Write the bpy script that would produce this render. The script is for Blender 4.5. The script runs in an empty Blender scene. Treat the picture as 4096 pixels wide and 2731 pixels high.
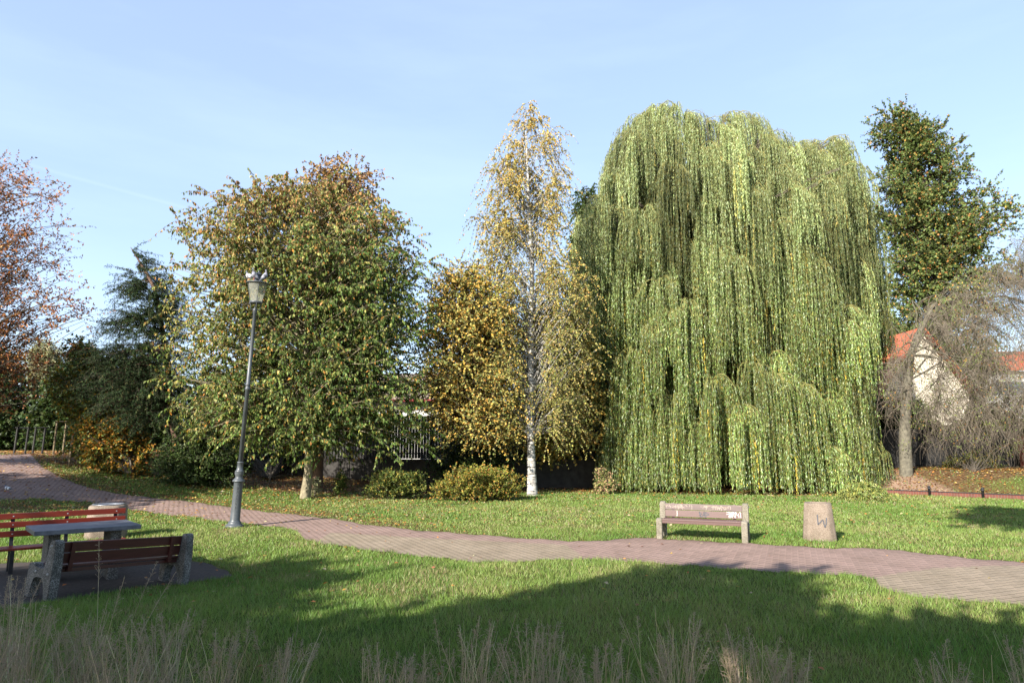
import bpy, bmesh, math, random, zlib
import numpy as np
from mathutils import Vector, Matrix
rng = np.random.default_rng(7)
random.seed(7)
PI = math.pi
R = math.radians
S = bpy.context.scene
COL = S.collection

# ------------------------------------------------------------------ camera
FX = 2731.0; HC = 2.0; VH = 1790.0
PITCH = math.atan((VH-1365.5)/FX)
cp, sp = math.cos(PITCH), math.sin(PITCH)
cam = bpy.data.cameras.new('camera'); camo = bpy.data.objects.new('camera', cam); COL.objects.link(camo)
cam.sensor_width = 36; cam.lens = 36*FX/4096; cam.clip_end = 2000; cam.clip_start = .05
camo.location = (0, 0, HC); camo.rotation_euler = (PI/2+PITCH, 0, 0)
S.camera = camo
S.render.resolution_x = 1024; S.render.resolution_y = 682

# ------------------------------------------------------------------ light
SUN_EL = R(29); SUN_AZ = R(215)      # azimuth of the sun, clockwise from +Y
S.view_settings.view_transform = 'Standard'; S.view_settings.look = 'None'
S.view_settings.exposure = 1.3; S.view_settings.gamma = 1
W = bpy.data.worlds.new('World'); S.world = W; W.use_nodes = True
nt = W.node_tree; nt.nodes.clear()
N_ = nt.nodes.new; LK = nt.links.new
sky = N_('ShaderNodeTexSky'); sky.sky_type = 'NISHITA'; sky.sun_disc = False
sky.sun_elevation = SUN_EL; sky.sun_rotation = SUN_AZ; sky.air_density = 1.0; sky.dust_density = 0.6; sky.ozone_density = 1.6
bg = N_('ShaderNodeBackground'); bg.inputs[1].default_value = 0.10
wo = N_('ShaderNodeOutputWorld')
def ray(u, v):
    x = (u-2048)/FX; y = (1365.5-v)/FX
    return np.array([x, cp-sp*y, sp+cp*y])
K = 4096/2352
# thin high cloud and one contrail, by direction in the sky
tc = N_('ShaderNodeTexCoord')
mp = N_('ShaderNodeMapping'); mp.inputs['Scale'].default_value = (1.0, 1.2, 5); mp.inputs['Rotation'].default_value = (0.25, 0.3, 0)
LK(tc.outputs['Generated'], mp.inputs[0])
no = N_('ShaderNodeTexNoise'); no.inputs['Scale'].default_value = 1.6; no.inputs['Detail'].default_value = 6; no.inputs['Roughness'].default_value = .55
LK(mp.outputs[0], no.inputs['Vector'])
mr = N_('ShaderNodeMapRange'); mr.inputs[1].default_value = .42; mr.inputs[2].default_value = .75; mr.inputs[3].default_value = .33; mr.inputs[4].default_value = .47
LK(no.outputs[0], mr.inputs[0])
a_ = ray(100*K, 388*K); b_ = ray(520*K, 503*K)
nn = np.cross(a_, b_); nn /= np.linalg.norm(nn); mid = (a_+b_)/2; mid /= np.linalg.norm(mid)
dp = N_('ShaderNodeVectorMath'); dp.operation = 'DOT_PRODUCT'; dp.inputs[1].default_value = nn; LK(tc.outputs['Generated'], dp.inputs[0])
ab = N_('ShaderNodeMath'); ab.operation = 'ABSOLUTE'; LK(dp.outputs['Value'], ab.inputs[0])
m1 = N_('ShaderNodeMapRange'); m1.interpolation_type = 'SMOOTHSTEP'; m1.inputs[1].default_value = .0; m1.inputs[2].default_value = .0035; m1.inputs[3].default_value = .06; m1.inputs[4].default_value = 0
LK(ab.outputs[0], m1.inputs[0])
dq = N_('ShaderNodeVectorMath'); dq.operation = 'DOT_PRODUCT'; dq.inputs[1].default_value = mid; LK(tc.outputs['Generated'], dq.inputs[0])
m2 = N_('ShaderNodeMapRange'); m2.interpolation_type = 'SMOOTHSTEP'; m2.inputs[1].default_value = .985; m2.inputs[2].default_value = .998; LK(dq.outputs['Value'], m2.inputs[0])
mm = N_('ShaderNodeMath'); mm.operation = 'MULTIPLY'; LK(m1.outputs[0], mm.inputs[0]); LK(m2.outputs[0], mm.inputs[1])
ma = N_('ShaderNodeMath'); ma.operation = 'ADD'; LK(mm.outputs[0], ma.inputs[0]); LK(mr.outputs[0], ma.inputs[1])
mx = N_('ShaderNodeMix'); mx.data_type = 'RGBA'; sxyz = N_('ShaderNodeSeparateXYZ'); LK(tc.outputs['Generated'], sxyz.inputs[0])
v1 = N_('ShaderNodeMapRange'); v1.interpolation_type = 'SMOOTHSTEP'; v1.inputs[1].default_value = -.1; v1.inputs[2].default_value = .55; LK(sxyz.outputs[1], v1.inputs[0])  # cloud veil faded out behind the camera to weaken fill light from there
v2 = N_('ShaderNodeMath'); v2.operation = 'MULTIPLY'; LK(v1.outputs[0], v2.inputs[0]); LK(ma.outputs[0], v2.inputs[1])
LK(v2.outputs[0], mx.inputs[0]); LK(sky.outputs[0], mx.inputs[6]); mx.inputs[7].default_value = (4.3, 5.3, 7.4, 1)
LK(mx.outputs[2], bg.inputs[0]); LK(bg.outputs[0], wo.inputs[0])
sun = bpy.data.lights.new('sun', 'SUN'); sun.energy = 5.0; sun.angle = R(.5); sun.color = (1, .93, .82)
suno = bpy.data.objects.new('sun', sun); COL.objects.link(suno)
SD = Vector((-math.sin(SUN_AZ)*math.cos(SUN_EL), -math.cos(SUN_AZ)*math.cos(SUN_EL), -math.sin(SUN_EL)))
suno.rotation_euler = SD.to_track_quat('-Z', 'Y').to_euler(); suno.location = (-20, -30, 30)

# ------------------------------------------------------------------ terrain
def sst(t):
    t = np.clip(t, 0, 1); return t*t*(3-2*t)
EA = np.array([15.6, 31.2]); EB = np.array([20.9, 26.0])   # line of the low brick edging
ED = (EB-EA)/np.linalg.norm(EB-EA); EN = np.array([-ED[1], ED[0]])
if EN[1] < 0: EN = -EN
def hz(x, y):
    x = np.asarray(x, float); y = np.asarray(y, float)
    u = -.8*x+.6*y
    h = 1.75*sst((u-20)/22.)
    d = (x-EA[0])*EN[0]+(y-EA[1])*EN[1]
    s = (x-EA[0])*ED[0]+(y-EA[1])*ED[1]
    h = h+.95*sst((d-.12)/4.6)*sst((s+3.5)/4.0)
    h = h-.15*np.exp(-((x+5.1)**2+(y-11.3)**2)/(2*1.3**2))      # shallow hollow at the benches
    return h
def G(u, v):
    """ground point under photo pixel (full resolution)"""
    d = ray(u, v); t = 3.0
    last = 0
    while t < 400:
        p = np.array([0, 0, HC])+d*t
        if p[2] <= float(hz(p[0], p[1])): break
        last = t; t *= 1.02
    lo, hi = last, t
    for _ in range(30):
        m = (lo+hi)/2; p = np.array([0, 0, HC])+d*m
        if p[2] <= float(hz(p[0], p[1])): hi = m
        else: lo = m
    return np.array([0, 0, HC])+d*hi
def Gd(u, v): return G(u*K, v*K)
def PY(u, v, Y):
    d = ray(u, v); return np.array([0, 0, HC])+d*(Y/d[1])
def PZ(u, v, z):
    d = ray(u, v); return np.array([0, 0, HC])+d*((z-HC)/d[2])
def pix(x, y, z):
    """world -> photo pixel, vectorised"""
    dx = x; dy = y; dz = z-HC
    f = dy*cp+dz*sp; up = -dy*sp+dz*cp
    f = np.where(f < .1, .1, f)
    return 2048+FX*dx/f, 1365.5-FX*up/f

# ------------------------------------------------------------------ materials
def newmat(name):
    m = bpy.data.materials.new(name); m.use_nodes = True
    t = m.node_tree; b = t.nodes['Principled BSDF']
    return m, t, b
def ramp(t, stops):
    r = t.nodes.new('ShaderNodeValToRGB')
    e = r.color_ramp.elements
    while len(e) < len(stops): e.new(.5)
    for i, (p, c) in enumerate(stops):
        e[i].position = p; e[i].color = (*c, 1)
    return r
def noise(t, scale, det=4, rough=.55, vec=None, coord='Object'):
    n = t.nodes.new('ShaderNodeTexNoise'); n.inputs['Scale'].default_value = scale; n.inputs['Detail'].default_value = det; n.inputs['Roughness'].default_value = rough
    if vec is None:
        c = t.nodes.new('ShaderNodeTexCoord'); vec = c.outputs[coord]
    t.links.new(vec, n.inputs['Vector']); return n
def bump(t, b, h, strength=.4, dist=.01):
    n = t.nodes.new('ShaderNodeBump'); n.inputs['Strength'].default_value = strength; n.inputs['Distance'].default_value = dist
    t.links.new(h, n.inputs['Height']); t.links.new(n.outputs[0], b.inputs['Normal'])
def noisemat(name, stops, scale=8, rough=.8, bstr=.4, bdist=.01, vscale=(1, 1, 1), spec=.3, metal=0, det=5):
    m, t, b = newmat(name)
    c = t.nodes.new('ShaderNodeTexCoord'); mp = t.nodes.new('ShaderNodeMapping'); mp.inputs['Scale'].default_value = vscale
    t.links.new(c.outputs['Object'], mp.inputs[0])
    n = noise(t, scale, det, .6, mp.outputs[0]); r = ramp(t, stops)
    t.links.new(n.outputs[0], r.inputs[0]); t.links.new(r.outputs[0], b.inputs['Base Color'])
    b.inputs['Roughness'].default_value = rough; b.inputs['Specular IOR Level'].default_value = spec; b.inputs['Metallic'].default_value = metal
    if bstr: bump(t, b, n.outputs[0], bstr, bdist)
    return m
def leafmat(name, transl=.35, rough=.5, spec=.35, tint=(1.25, 1.2, .6)):
    m, t, b = newmat(name)
    a = t.nodes.new('ShaderNodeAttribute'); a.attribute_name = 'Col'
    t.links.new(a.outputs['Color'], b.inputs['Base Color']); b.inputs['Roughness'].default_value = rough; b.inputs['Specular IOR Level'].default_value = spec
    tr = t.nodes.new('ShaderNodeBsdfTranslucent')
    mu = t.nodes.new('ShaderNodeMix'); mu.data_type = 'RGBA'; mu.blend_type = 'MULTIPLY'; mu.inputs[0].default_value = 1; mu.inputs[7].default_value = (*tint, 1)
    t.links.new(a.outputs['Color'], mu.inputs[6]); t.links.new(mu.outputs[2], tr.inputs[0])
    ms = t.nodes.new('ShaderNodeMixShader'); ms.inputs[0].default_value = transl
    t.links.new(b.outputs[0], ms.inputs[1]); t.links.new(tr.outputs[0], ms.inputs[2])
    t.links.new(ms.outputs[0], t.nodes['Material Output'].inputs[0]); return m
M = {}
M['leaf'] = leafmat('leaf', .22, .5, .2)
M['willow_leaf'] = leafmat('willow_leaf', .2, .45, .35, (1.1, 1.15, .6))
M['dryleaf'] = leafmat('dry_leaf', .2, .6, .25, (1.2, 1, .7))
M['grass'] = leafmat('grass_blade', .3, .45, .35, (1.1, 1.2, .5))
M['straw'] = leafmat('straw', .2, .6, .25, (1.1, 1, .8))
M['needle'] = leafmat('needle', .05, .7, .12)
M['bark'] = noisemat('bark', [(.3, (.06, .05, .04)), (.7, (.17, .145, .11))], 9, .9, .9, .03, (1, 1, .3))
M['bark_cherry'] = noisemat('bark_cherry', [(.3, (.13, .105, .07)), (.7, (.32, .28, .18))], 10, .85, .8, .02, (1, 1, .6))
M['bark_grey'] = noisemat('bark_grey', [(.3, (.07, .064, .05)), (.7, (.17, .155, .115))], 7, .9, .6, .02)
M['bark_red'] = noisemat('bark_red', [(.3, (.07, .04, .03)), (.7, (.16, .1, .07))], 9, .9, .9, .03, (1, 1, .3))
M['twig'] = noisemat('twig', [(.3, (.06, .048, .04)), (.7, (.13, .11, .09))], 5, .8, 0)
M['twig_grey'] = noisemat('twig_grey', [(.3, (.11, .09, .07)), (.7, (.23, .19, .145))], 3, .8, 0)
M['twig_gold'] = noisemat('twig_gold', [(.3, (.17, .16, .05)), (.7, (.30, .27, .09))], 3, .6, 0)
def birchmat():
    m, t, b = newmat('bark_birch')
    c = t.nodes.new('ShaderNodeTexCoord'); mp = t.nodes.new('ShaderNodeMapping'); mp.inputs['Scale'].default_value = (1.6, 1.6, 9)
    t.links.new(c.outputs['Object'], mp.inputs[0])
    n = noise(t, 1.6, 5, .65, mp.outputs[0]); r = ramp(t, [(.40, (.04, .035, .03)), (.46, (.3, .28, .25)), (.56, (.5, .49, .46))])
    t.links.new(n.outputs[0], r.inputs[0]); t.links.new(r.outputs[0], b.inputs['Base Color']); b.inputs['Roughness'].default_value = .6
    bump(t, b, n.outputs[0], .4, .01); return m
M['birch'] = birchmat()
def concretemat(name, base, light, dark, mottled=.5):
    m, t, b = newmat(name)
    c = t.nodes.new('ShaderNodeTexCoord')
    v = t.nodes.new('ShaderNodeTexVoronoi'); v.inputs['Scale'].default_value = 130; t.links.new(c.outputs['Object'], v.inputs['Vector'])
    r = t.nodes.new('ShaderNodeValToRGB'); r.color_ramp.interpolation = 'CONSTANT'
    e = r.color_ramp.elements; e[0].position = 0; e[0].color = (*base, 1); e[1].position = .35; e[1].color = (*light, 1)
    q = e.new(.62); q.color = (*[x*.75 for x in base], 1); q = e.new(.8); q.color = (*dark, 1)
    sx = t.nodes.new('ShaderNodeSeparateColor'); t.links.new(v.outputs['Color'], sx.inputs[0]); t.links.new(sx.outputs[0], r.inputs[0])
    n = noise(t, 5, 5, .6, c.outputs['Object']); r2 = ramp(t, [(.35, (mottled, mottled, mottled*.95)), (.65, (1, 1, 1))]); t.links.new(n.outputs[0], r2.inputs[0])
    mu = t.nodes.new('ShaderNodeMix'); mu.data_type = 'RGBA'; mu.blend_type = 'MULTIPLY'; mu.inputs[0].default_value = 1
    t.links.new(r.outputs[0], mu.inputs[6]); t.links.new(r2.outputs[0], mu.inputs[7]); t.links.new(mu.outputs[2], b.inputs['Base Color'])
    b.inputs['Roughness'].default_value = .85; bump(t, b, v.outputs['Distance'], .5, .004); return m
M['concrete'] = concretemat('exposed_aggregate_concrete', (.22, .195, .15), (.29, .26, .21), (.15, .13, .10), .65)
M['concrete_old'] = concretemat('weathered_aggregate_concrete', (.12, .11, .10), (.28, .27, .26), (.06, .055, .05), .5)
M['concrete_pink'] = concretemat('pink_aggregate_concrete', (.215, .165, .128), (.28, .225, .18), (.16, .12, .09), .75)
def woodmat(name, c0, c1, worn=None, rough=.5):
    m, t, b = newmat(name)
    c = t.nodes.new('ShaderNodeTexCoord'); mp = t.nodes.new('ShaderNodeMapping'); mp.inputs['Scale'].default_value = (1.2, 18, 18)
    t.links.new(c.outputs['Object'], mp.inputs[0])
    n = noise(t, 2.2, 6, .6, mp.outputs[0])
    st = [(.3, c0), (.62, c1)]
    if worn: st += [(.66, worn), (.8, worn)]
    r = ramp(t, st); t.links.new(n.outputs[0], r.inputs[0]); t.links.new(r.outputs[0], b.inputs['Base Color'])
    b.inputs['Roughness'].default_value = rough; bump(t, b, n.outputs[0], .25, .004); return m
M['plank_mauve'] = woodmat('mauve_painted_plank', (.085, .045, .04), (.105, .056, .05))
M['plank_worn'] = woodmat('worn_mauve_plank', (.07, .045, .042), (.12, .08, .072), (.24, .18, .12))
M['plank_red'] = woodmat('red_painted_plank', (.12, .012, .006), (.16, .019, .008), None, .35)
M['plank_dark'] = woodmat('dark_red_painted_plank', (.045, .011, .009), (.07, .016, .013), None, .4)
M['black_metal'] = noisemat('black_metal', [(.3, (.02, .02, .022)), (.7, (.035, .035, .04))], 12, .5, .1, .002)
M['lamp_metal'] = noisemat('lamp_grey_paint', [(.3, (.055, .063, .07)), (.7, (.085, .095, .105))], 6, .42, .1, .002, spec=.5)
M['steel'] = noisemat('brushed_steel', [(.3, (.25, .26, .28)), (.7, (.4, .41, .43))], 14, .42, .1, .002, metal=.8)
def paint(name, c, rough=.6):
    m, t, b = newmat(name); n = noise(t, 30, 3); r = ramp(t, [(.3, [x*.85 for x in c]), (.7, c)]); t.links.new(n.outputs[0], r.inputs[0]); t.links.new(r.outputs[0], b.inputs['Base Color']); b.inputs['Roughness'].default_value = rough; return m
M['white_paint'] = paint('white_paint', (.8, .79, .76))
M['cream_paint'] = paint('cream_chalk', (.38, .32, .26))
M['grey_spray'] = paint('grey_spray', (.05, .052, .065))
M['marker'] = paint('black_marker', (.018, .018, .02))
M['wall_white'] = noisemat('white_render', [(.3, (.42, .42, .41)), (.7, (.5, .5, .48))], 2, .85, .1, .01)
M['wall_cream'] = noisemat('cream_render', [(.3, (.6, .54, .43)), (.7, (.68, .62, .5))], 2, .85, .1, .01)
M['wall_conc'] = noisemat('dark_concrete_wall', [(.3, (.035, .032, .03)), (.7, (.075, .07, .065))], 3, .9, .3, .01)
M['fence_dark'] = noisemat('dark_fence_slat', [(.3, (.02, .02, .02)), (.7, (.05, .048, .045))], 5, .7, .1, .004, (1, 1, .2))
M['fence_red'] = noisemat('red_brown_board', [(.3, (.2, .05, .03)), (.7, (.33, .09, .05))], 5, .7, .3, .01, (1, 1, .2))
def rooftile(name, c0, c1):
    m, t, b = newmat(name)
    c = t.nodes.new('ShaderNodeTexCoord'); w = t.nodes.new('ShaderNodeTexWave'); w.inputs['Scale'].default_value = 1.5; w.inputs['Distortion'].default_value = 1
    t.links.new(c.outputs['Object'], w.inputs['Vector']); n = noise(t, 3, 5, .6, c.outputs['Object']); r = ramp(t, [(.3, c0), (.7, c1)])
    t.links.new(n.outputs[0], r.inputs[0]); t.links.new(r.outputs[0], b.inputs['Base Color']); bump(t, b, w.outputs[0], .6, .04); b.inputs['Roughness'].default_value = .7; return m
M['roof_orange'] = rooftile('orange_roof_tile', (.36, .075, .03), (.46, .12, .05))
M['roof_brown'] = rooftile('brown_roof', (.16, .12, .09), (.25, .2, .15))
M['roof_dark'] = rooftile('slate_roof', (.05, .05, .07), (.09, .09, .12))
M['gutter'] = paint('red_gutter', (.28, .03, .035), .4)
M['window'] = paint('window_glass', (.08, .1, .12), .1)
M['stake'] = noisemat('round_wood_stake', [(.3, (.13, .1, .06)), (.7, (.24, .19, .12))], 6, .85, .3, .01, (1, 1, .2))
def brickmat():
    m, t, b = newmat('soldier_course_brick')
    c = t.nodes.new('ShaderNodeTexCoord'); br = t.nodes.new('ShaderNodeTexBrick'); br.offset = 0
    mp = t.nodes.new('ShaderNodeMapping'); t.links.new(c.outputs['UV'], mp.inputs[0]); t.links.new(mp.outputs[0], br.inputs['Vector'])
    br.inputs['Color1'].default_value = (.13, .036, .022, 1); br.inputs['Color2'].default_value = (.09, .027, .018, 1); br.inputs['Mortar'].default_value = (.13, .085, .065, 1)
    br.inputs['Scale'].default_value = 1; br.inputs['Brick Width'].default_value = .1; br.inputs['Row Height'].default_value = .4; br.inputs['Mortar Size'].default_value = .006
    t.links.new(br.outputs[0], b.inputs['Base Color']); b.inputs['Roughness'].default_value = .8; return m
M['brick'] = brickmat()
def groundmat():
    m, t, b = newmat('lawn_soil')
    a = t.nodes.new('ShaderNodeAttribute'); a.attribute_name = 'Col'
    n = noise(t, 7, 8, .7); r = ramp(t, [(.3, (.55, .55, .5)), (.7, (1.35, 1.3, 1.1))]); t.links.new(n.outputs[0], r.inputs[0])
    mu = t.nodes.new('ShaderNodeMix'); mu.data_type = 'RGBA'; mu.blend_type = 'MULTIPLY'; mu.inputs[0].default_value = 1
    t.links.new(a.outputs['Color'], mu.inputs[6]); t.links.new(r.outputs[0], mu.inputs[7]); t.links.new(mu.outputs[2], b.inputs['Base Color'])
    b.inputs['Roughness'].default_value = .95; b.inputs['Specular IOR Level'].default_value = .1
    n2 = noise(t, 40, 6, .7); bump(t, b, n2.outputs[0], .8, .04); return m
M['ground'] = groundmat()
def pavermat():
    m, t, b = newmat('interlocking_pavers')
    c = t.nodes.new('ShaderNodeTexCoord'); mp = t.nodes.new('ShaderNodeMapping'); mp.inputs['Rotation'].default_value = (0, 0, R(-68)); t.links.new(c.outputs['Object'], mp.inputs[0])
    # zig-zag edges of the interlocking blocks
    sx = t.nodes.new('ShaderNodeSeparateXYZ'); t.links.new(mp.outputs[0], sx.inputs[0])
    mw = t.nodes.new('ShaderNodeMath'); mw.operation = 'PINGPONG'; mw.inputs[1].default_value = .05; t.links.new(sx.outputs[0], mw.inputs[0])
    md = t.nodes.new('ShaderNodeMath'); md.operation = 'MULTIPLY_ADD'; md.inputs[1].default_value = .55; t.links.new(mw.outputs[0], md.inputs[0]); t.links.new(sx.outputs[1], md.inputs[2])
    cx = t.nodes.new('ShaderNodeCombineXYZ'); t.links.new(sx.outputs[0], cx.inputs[0]); t.links.new(md.outputs[0], cx.inputs[1])
    br = t.nodes.new('ShaderNodeTexBrick'); t.links.new(cx.outputs[0], br.inputs['Vector'])
    br.inputs['Scale'].default_value = 1; br.inputs['Brick Width'].default_value = .2; br.inputs['Row Height'].default_value = .11
    br.inputs['Mortar Size'].default_value = .006; br.inputs['Mortar Smooth'].default_value = .5
    br.inputs['Color1'].default_value = (1.12, 1.1, 1.1, 1); br.inputs['Color2'].default_value = (.9, .9, .9, 1); br.inputs['Mortar'].default_value = (.8, .8, .76, 1)
    # wide dark notch at every cross joint
    def MN(op, a, b_=None):
        q = t.nodes.new('ShaderNodeMath'); q.operation = op
        for k, v_ in enumerate((a, b_)):
            if v_ is None: continue
            if isinstance(v_, (int, float)): q.inputs[k].default_value = v_
            else: t.links.new(v_, q.inputs[k])
        return q.outputs[0]
    rowf = MN('FLOOR', MN('DIVIDE', md.outputs[0], .11)); half = MN('MULTIPLY', MN('MODULO', MN('ABSOLUTE', rowf), 2.0), .1)
    fx = MN('PINGPONG', MN('ADD', sx.outputs[0], half), .1)
    fyy = MN('PINGPONG', md.outputs[0], .055)
    notch = MN('MULTIPLY', MN('LESS_THAN', fx, .02), MN('GREATER_THAN', fyy, .012))
    dk = t.nodes.new('ShaderNodeMix'); dk.data_type = 'RGBA'; t.links.new(notch, dk.inputs[0]); t.links.new(br.outputs[0], dk.inputs[6]); dk.inputs[7].default_value = (.38, .38, .33, 1)
    a = t.nodes.new('ShaderNodeAttribute'); a.attribute_name = 'Col'
    n = noise(t, 1.3, 8, .65, c.outputs['Object']); r = ramp(t, [(.3, (.78, .77, .74)), (.7, (1.12, 1.12, 1.12))]); t.links.new(n.outputs[0], r.inputs[0])
    mu = t.nodes.new('ShaderNodeMix'); mu.data_type = 'RGBA'; mu.blend_type = 'MULTIPLY'; mu.inputs[0].default_value = 1
    t.links.new(a.outputs['Color'], mu.inputs[6]); t.links.new(dk.outputs[2], mu.inputs[7])
    m3 = t.nodes.new('ShaderNodeMix'); m3.data_type = 'RGBA'; m3.blend_type = 'MULTIPLY'; m3.inputs[0].default_value = 1
    t.links.new(mu.outputs[2], m3.inputs[6]); t.links.new(r.outputs[0], m3.inputs[7])
    t.links.new(m3.outputs[2], b.inputs['Base Color']); b.inputs['Roughness'].default_value = .85; b.inputs['Specular IOR Level'].default_value = .25
    bump(t, b, br.outputs['Fac'], -.5, .01); return m
M['paver'] = pavermat()
M['asphalt'] = noisemat('worn_tarmac', [(.3, (.04, .031, .026)), (.7, (.075, .06, .05))], 25, .9, .5, .01)
def glassmat():
    m, t, b = newmat('lantern_glass'); b.inputs['Base Color'].default_value = (.7, .7, .62, 1); b.inputs['Roughness'].default_value = .12
    tr = t.nodes.new('ShaderNodeBsdfTransparent'); tr.inputs[0].default_value = (.93, .93, .88, 1)
    ms = t.nodes.new('ShaderNodeMixShader'); n = noise(t, 5, 3); r = t.nodes.new('ShaderNodeMapRange'); r.inputs[3].default_value = .1; r.inputs[4].default_value = .3
    t.links.new(n.outputs[0], r.inputs[0]); t.links.new(r.outputs[0], ms.inputs[0]); t.links.new(tr.outputs[0], ms.inputs[1]); t.links.new(b.outputs[0], ms.inputs[2])
    t.links.new(ms.outputs[0], t.nodes['Material Output'].inputs[0]); return m
M['glass'] = glassmat()
def tablemat():
    m, t, b = newmat('scratched_metal_tabletop')
    c = t.nodes.new('ShaderNodeTexCoord'); ch = t.nodes.new('ShaderNodeTexChecker'); ch.inputs['Scale'].default_value = 1/.05
    ch.inputs[1].default_value = (.06, .068, .10, 1); ch.inputs[2].default_value = (.13, .14, .165, 1); t.links.new(c.outputs['Object'], ch.inputs['Vector'])
    sx = t.nodes.new('ShaderNodeSeparateXYZ'); t.links.new(c.outputs['Object'], sx.inputs[0])
    def inr(o, c0, h):
        q = t.nodes.new('ShaderNodeMath'); q.operation = 'COMPARE'; q.inputs[1].default_value = c0; q.inputs[2].default_value = h; t.links.new(o, q.inputs[0]); return q
    k1 = inr(sx.outputs[0], -.4, .2); k2 = inr(sx.outputs[1], 0, .2); k = t.nodes.new('ShaderNodeMath'); k.operation = 'MULTIPLY'; t.links.new(k1.outputs[0], k.inputs[0]); t.links.new(k2.outputs[0], k.inputs[1])
    n = noise(t, 6, 7, .7, c.outputs['Object']); r = ramp(t, [(.35, (.075, .08, .10)), (.6, (.14, .148, .17))]); t.links.new(n.outputs[0], r.inputs[0])
    mu = t.nodes.new('ShaderNodeMix'); mu.data_type = 'RGBA'; t.links.new(k.outputs[0], mu.inputs[0]); t.links.new(r.outputs[0], mu.inputs[6]); t.links.new(ch.outputs[0], mu.inputs[7])
    t.links.new(mu.outputs[2], b.inputs['Base Color']); b.inputs['Roughness'].default_value = .45; b.inputs['Metallic'].default_value = .2; return m
M['tabletop'] = tablemat()

# ------------------------------------------------------------------ object helpers
def link(name, me, parent=None, mat=None):
    o = bpy.data.objects.new(name, me); COL.objects.link(o)
    if parent is not None: o.parent = parent
    if mat is not None: me.materials.append(mat)
    return o
def tag(o, label=None, cat=None, group=None, kind=None):
    if label: o['label'] = label
    if cat: o['category'] = cat
    if group: o['group'] = group
    if kind: o['kind'] = kind
    return o
def empty(name, loc, label, cat, rz=0, group=None):
    o = bpy.data.objects.new(name, None); COL.objects.link(o); o.location = tuple(float(q) for q in loc); o.rotation_euler = (0, 0, rz); o.empty_display_size = .2
    return tag(o, label, cat, group)
def npmesh(name, V, F, C=None, smooth=False):
    V = np.ascontiguousarray(V, dtype=np.float32); F = np.ascontiguousarray(F, dtype=np.int32)
    me = bpy.data.meshes.new(name); n, k = F.shape
    me.vertices.add(len(V)); me.vertices.foreach_set('co', V.ravel())
    me.loops.add(n*k); me.loops.foreach_set('vertex_index', F.ravel())
    me.polygons.add(n); me.polygons.foreach_set('loop_start', np.arange(0, n*k, k, dtype=np.int32))
    try: me.polygons.foreach_set('loop_total', np.full(n, k, dtype=np.int32))
    except Exception: pass
    if smooth: me.polygons.foreach_set('use_smooth', np.ones(n, dtype=bool))
    if C is not None:
        a = me.color_attributes.new('Col', 'FLOAT_COLOR', 'POINT')
        c4 = np.ones((len(V), 4), dtype=np.float32); c4[:, :3] = C; a.data.foreach_set('color', c4.ravel())
    me.update(calc_edges=True); me.validate(); return me
def nrm(a): return a/np.maximum(np.linalg.norm(a, axis=-1, keepdims=True), 1e-9)
def tubes(P, Rr, sides=5):
    P = np.asarray(P, float)
    if P.ndim == 2: P = P[None]
    Mn, Kn, _ = P.shape; Rr = np.broadcast_to(np.asarray(Rr, float), (Mn, Kn))
    T = np.empty_like(P); T[:, 1:-1] = P[:, 2:]-P[:, :-2]; T[:, 0] = P[:, 1]-P[:, 0]; T[:, -1] = P[:, -1]-P[:, -2]; T = nrm(T)
    mean = nrm(T.mean(1)); ref = np.where(np.abs(mean[:, 2:3]) > .75, np.array([[1., 0.1, 0]]), np.array([[0, 0.05, 1.]]))
    A = nrm(np.cross(T, ref[:, None, :])); B = np.cross(T, A)
    th = np.arange(sides)*2*PI/sides
    V = P[:, :, None, :]+Rr[:, :, None, None]*(A[:, :, None, :]*np.cos(th)[None, None, :, None]+B[:, :, None, :]*np.sin(th)[None, None, :, None])
    V = V.reshape(-1, 3)
    i = np.arange(Mn)[:, None, None]*Kn*sides; k = np.arange(Kn-1)[None, :, None]*sides; s = np.arange(sides)[None, None, :]; s2 = (s+1) % sides
    F = np.stack([i+k+s, i+k+s2, i+k+sides+s2, i+k+sides+s], -1).reshape(-1, 4)
    return V, F
def merge(parts):
    Vs, Fs, o = [], [], 0
    for V, F in parts:
        Vs.append(V); Fs.append(F+o); o += len(V)
    return np.concatenate(Vs), np.concatenate(Fs)
def leafquads(P, D, Nr, L, Wd, C, bend=0.):
    """one bent blade per leaf: base, side, tip, side"""
    n = len(P); L = np.broadcast_to(np.asarray(L, float), (n,))[:, None]; Wd = np.broadcast_to(np.asarray(Wd, float), (n,))[:, None]
    D = nrm(D); Sd = nrm(np.cross(D, Nr)); Nn = np.cross(Sd, D)
    midp = P+D*L*.45+Nn*L*bend
    V = np.stack([P, midp+Sd*Wd*.5, P+D*L, midp-Sd*Wd*.5], 1).reshape(-1, 3)
    F = np.arange(n*4).reshape(n, 4)
    return V, F, np.repeat(C, 4, axis=0)
def leafbent(P, D, Nr, L, Wd, C, droop=.35):
    """folded drooping leaf: base, two sides, middle rib, tip (two quads)"""
    n = len(P); L = np.broadcast_to(np.asarray(L, float), (n,))[:, None]; Wd = np.broadcast_to(np.asarray(Wd, float), (n,))[:, None]
    D = nrm(D); Sd = nrm(np.cross(D, Nr)); Nn = np.cross(Sd, D)
    a = P+D*L*.5+Nn*L*.06
    t = P+D*L*.92-Nn*L*droop*.6; m2 = P+D*L*.6-Nn*L*.02
    V = np.stack([P, a+Sd*Wd*.5, t, a-Sd*Wd*.5, m2], 1).reshape(-1, 3)
    b = np.arange(n)[:, None]*5
    F = np.concatenate([b+np.array([[0, 1, 4, 3]]), b+np.array([[1, 2, 3, 4]])], 0)
    return V, F, np.repeat(C, 5, axis=0)
def rand3(n): return nrm(rng.normal(size=(n, 3)))
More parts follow.
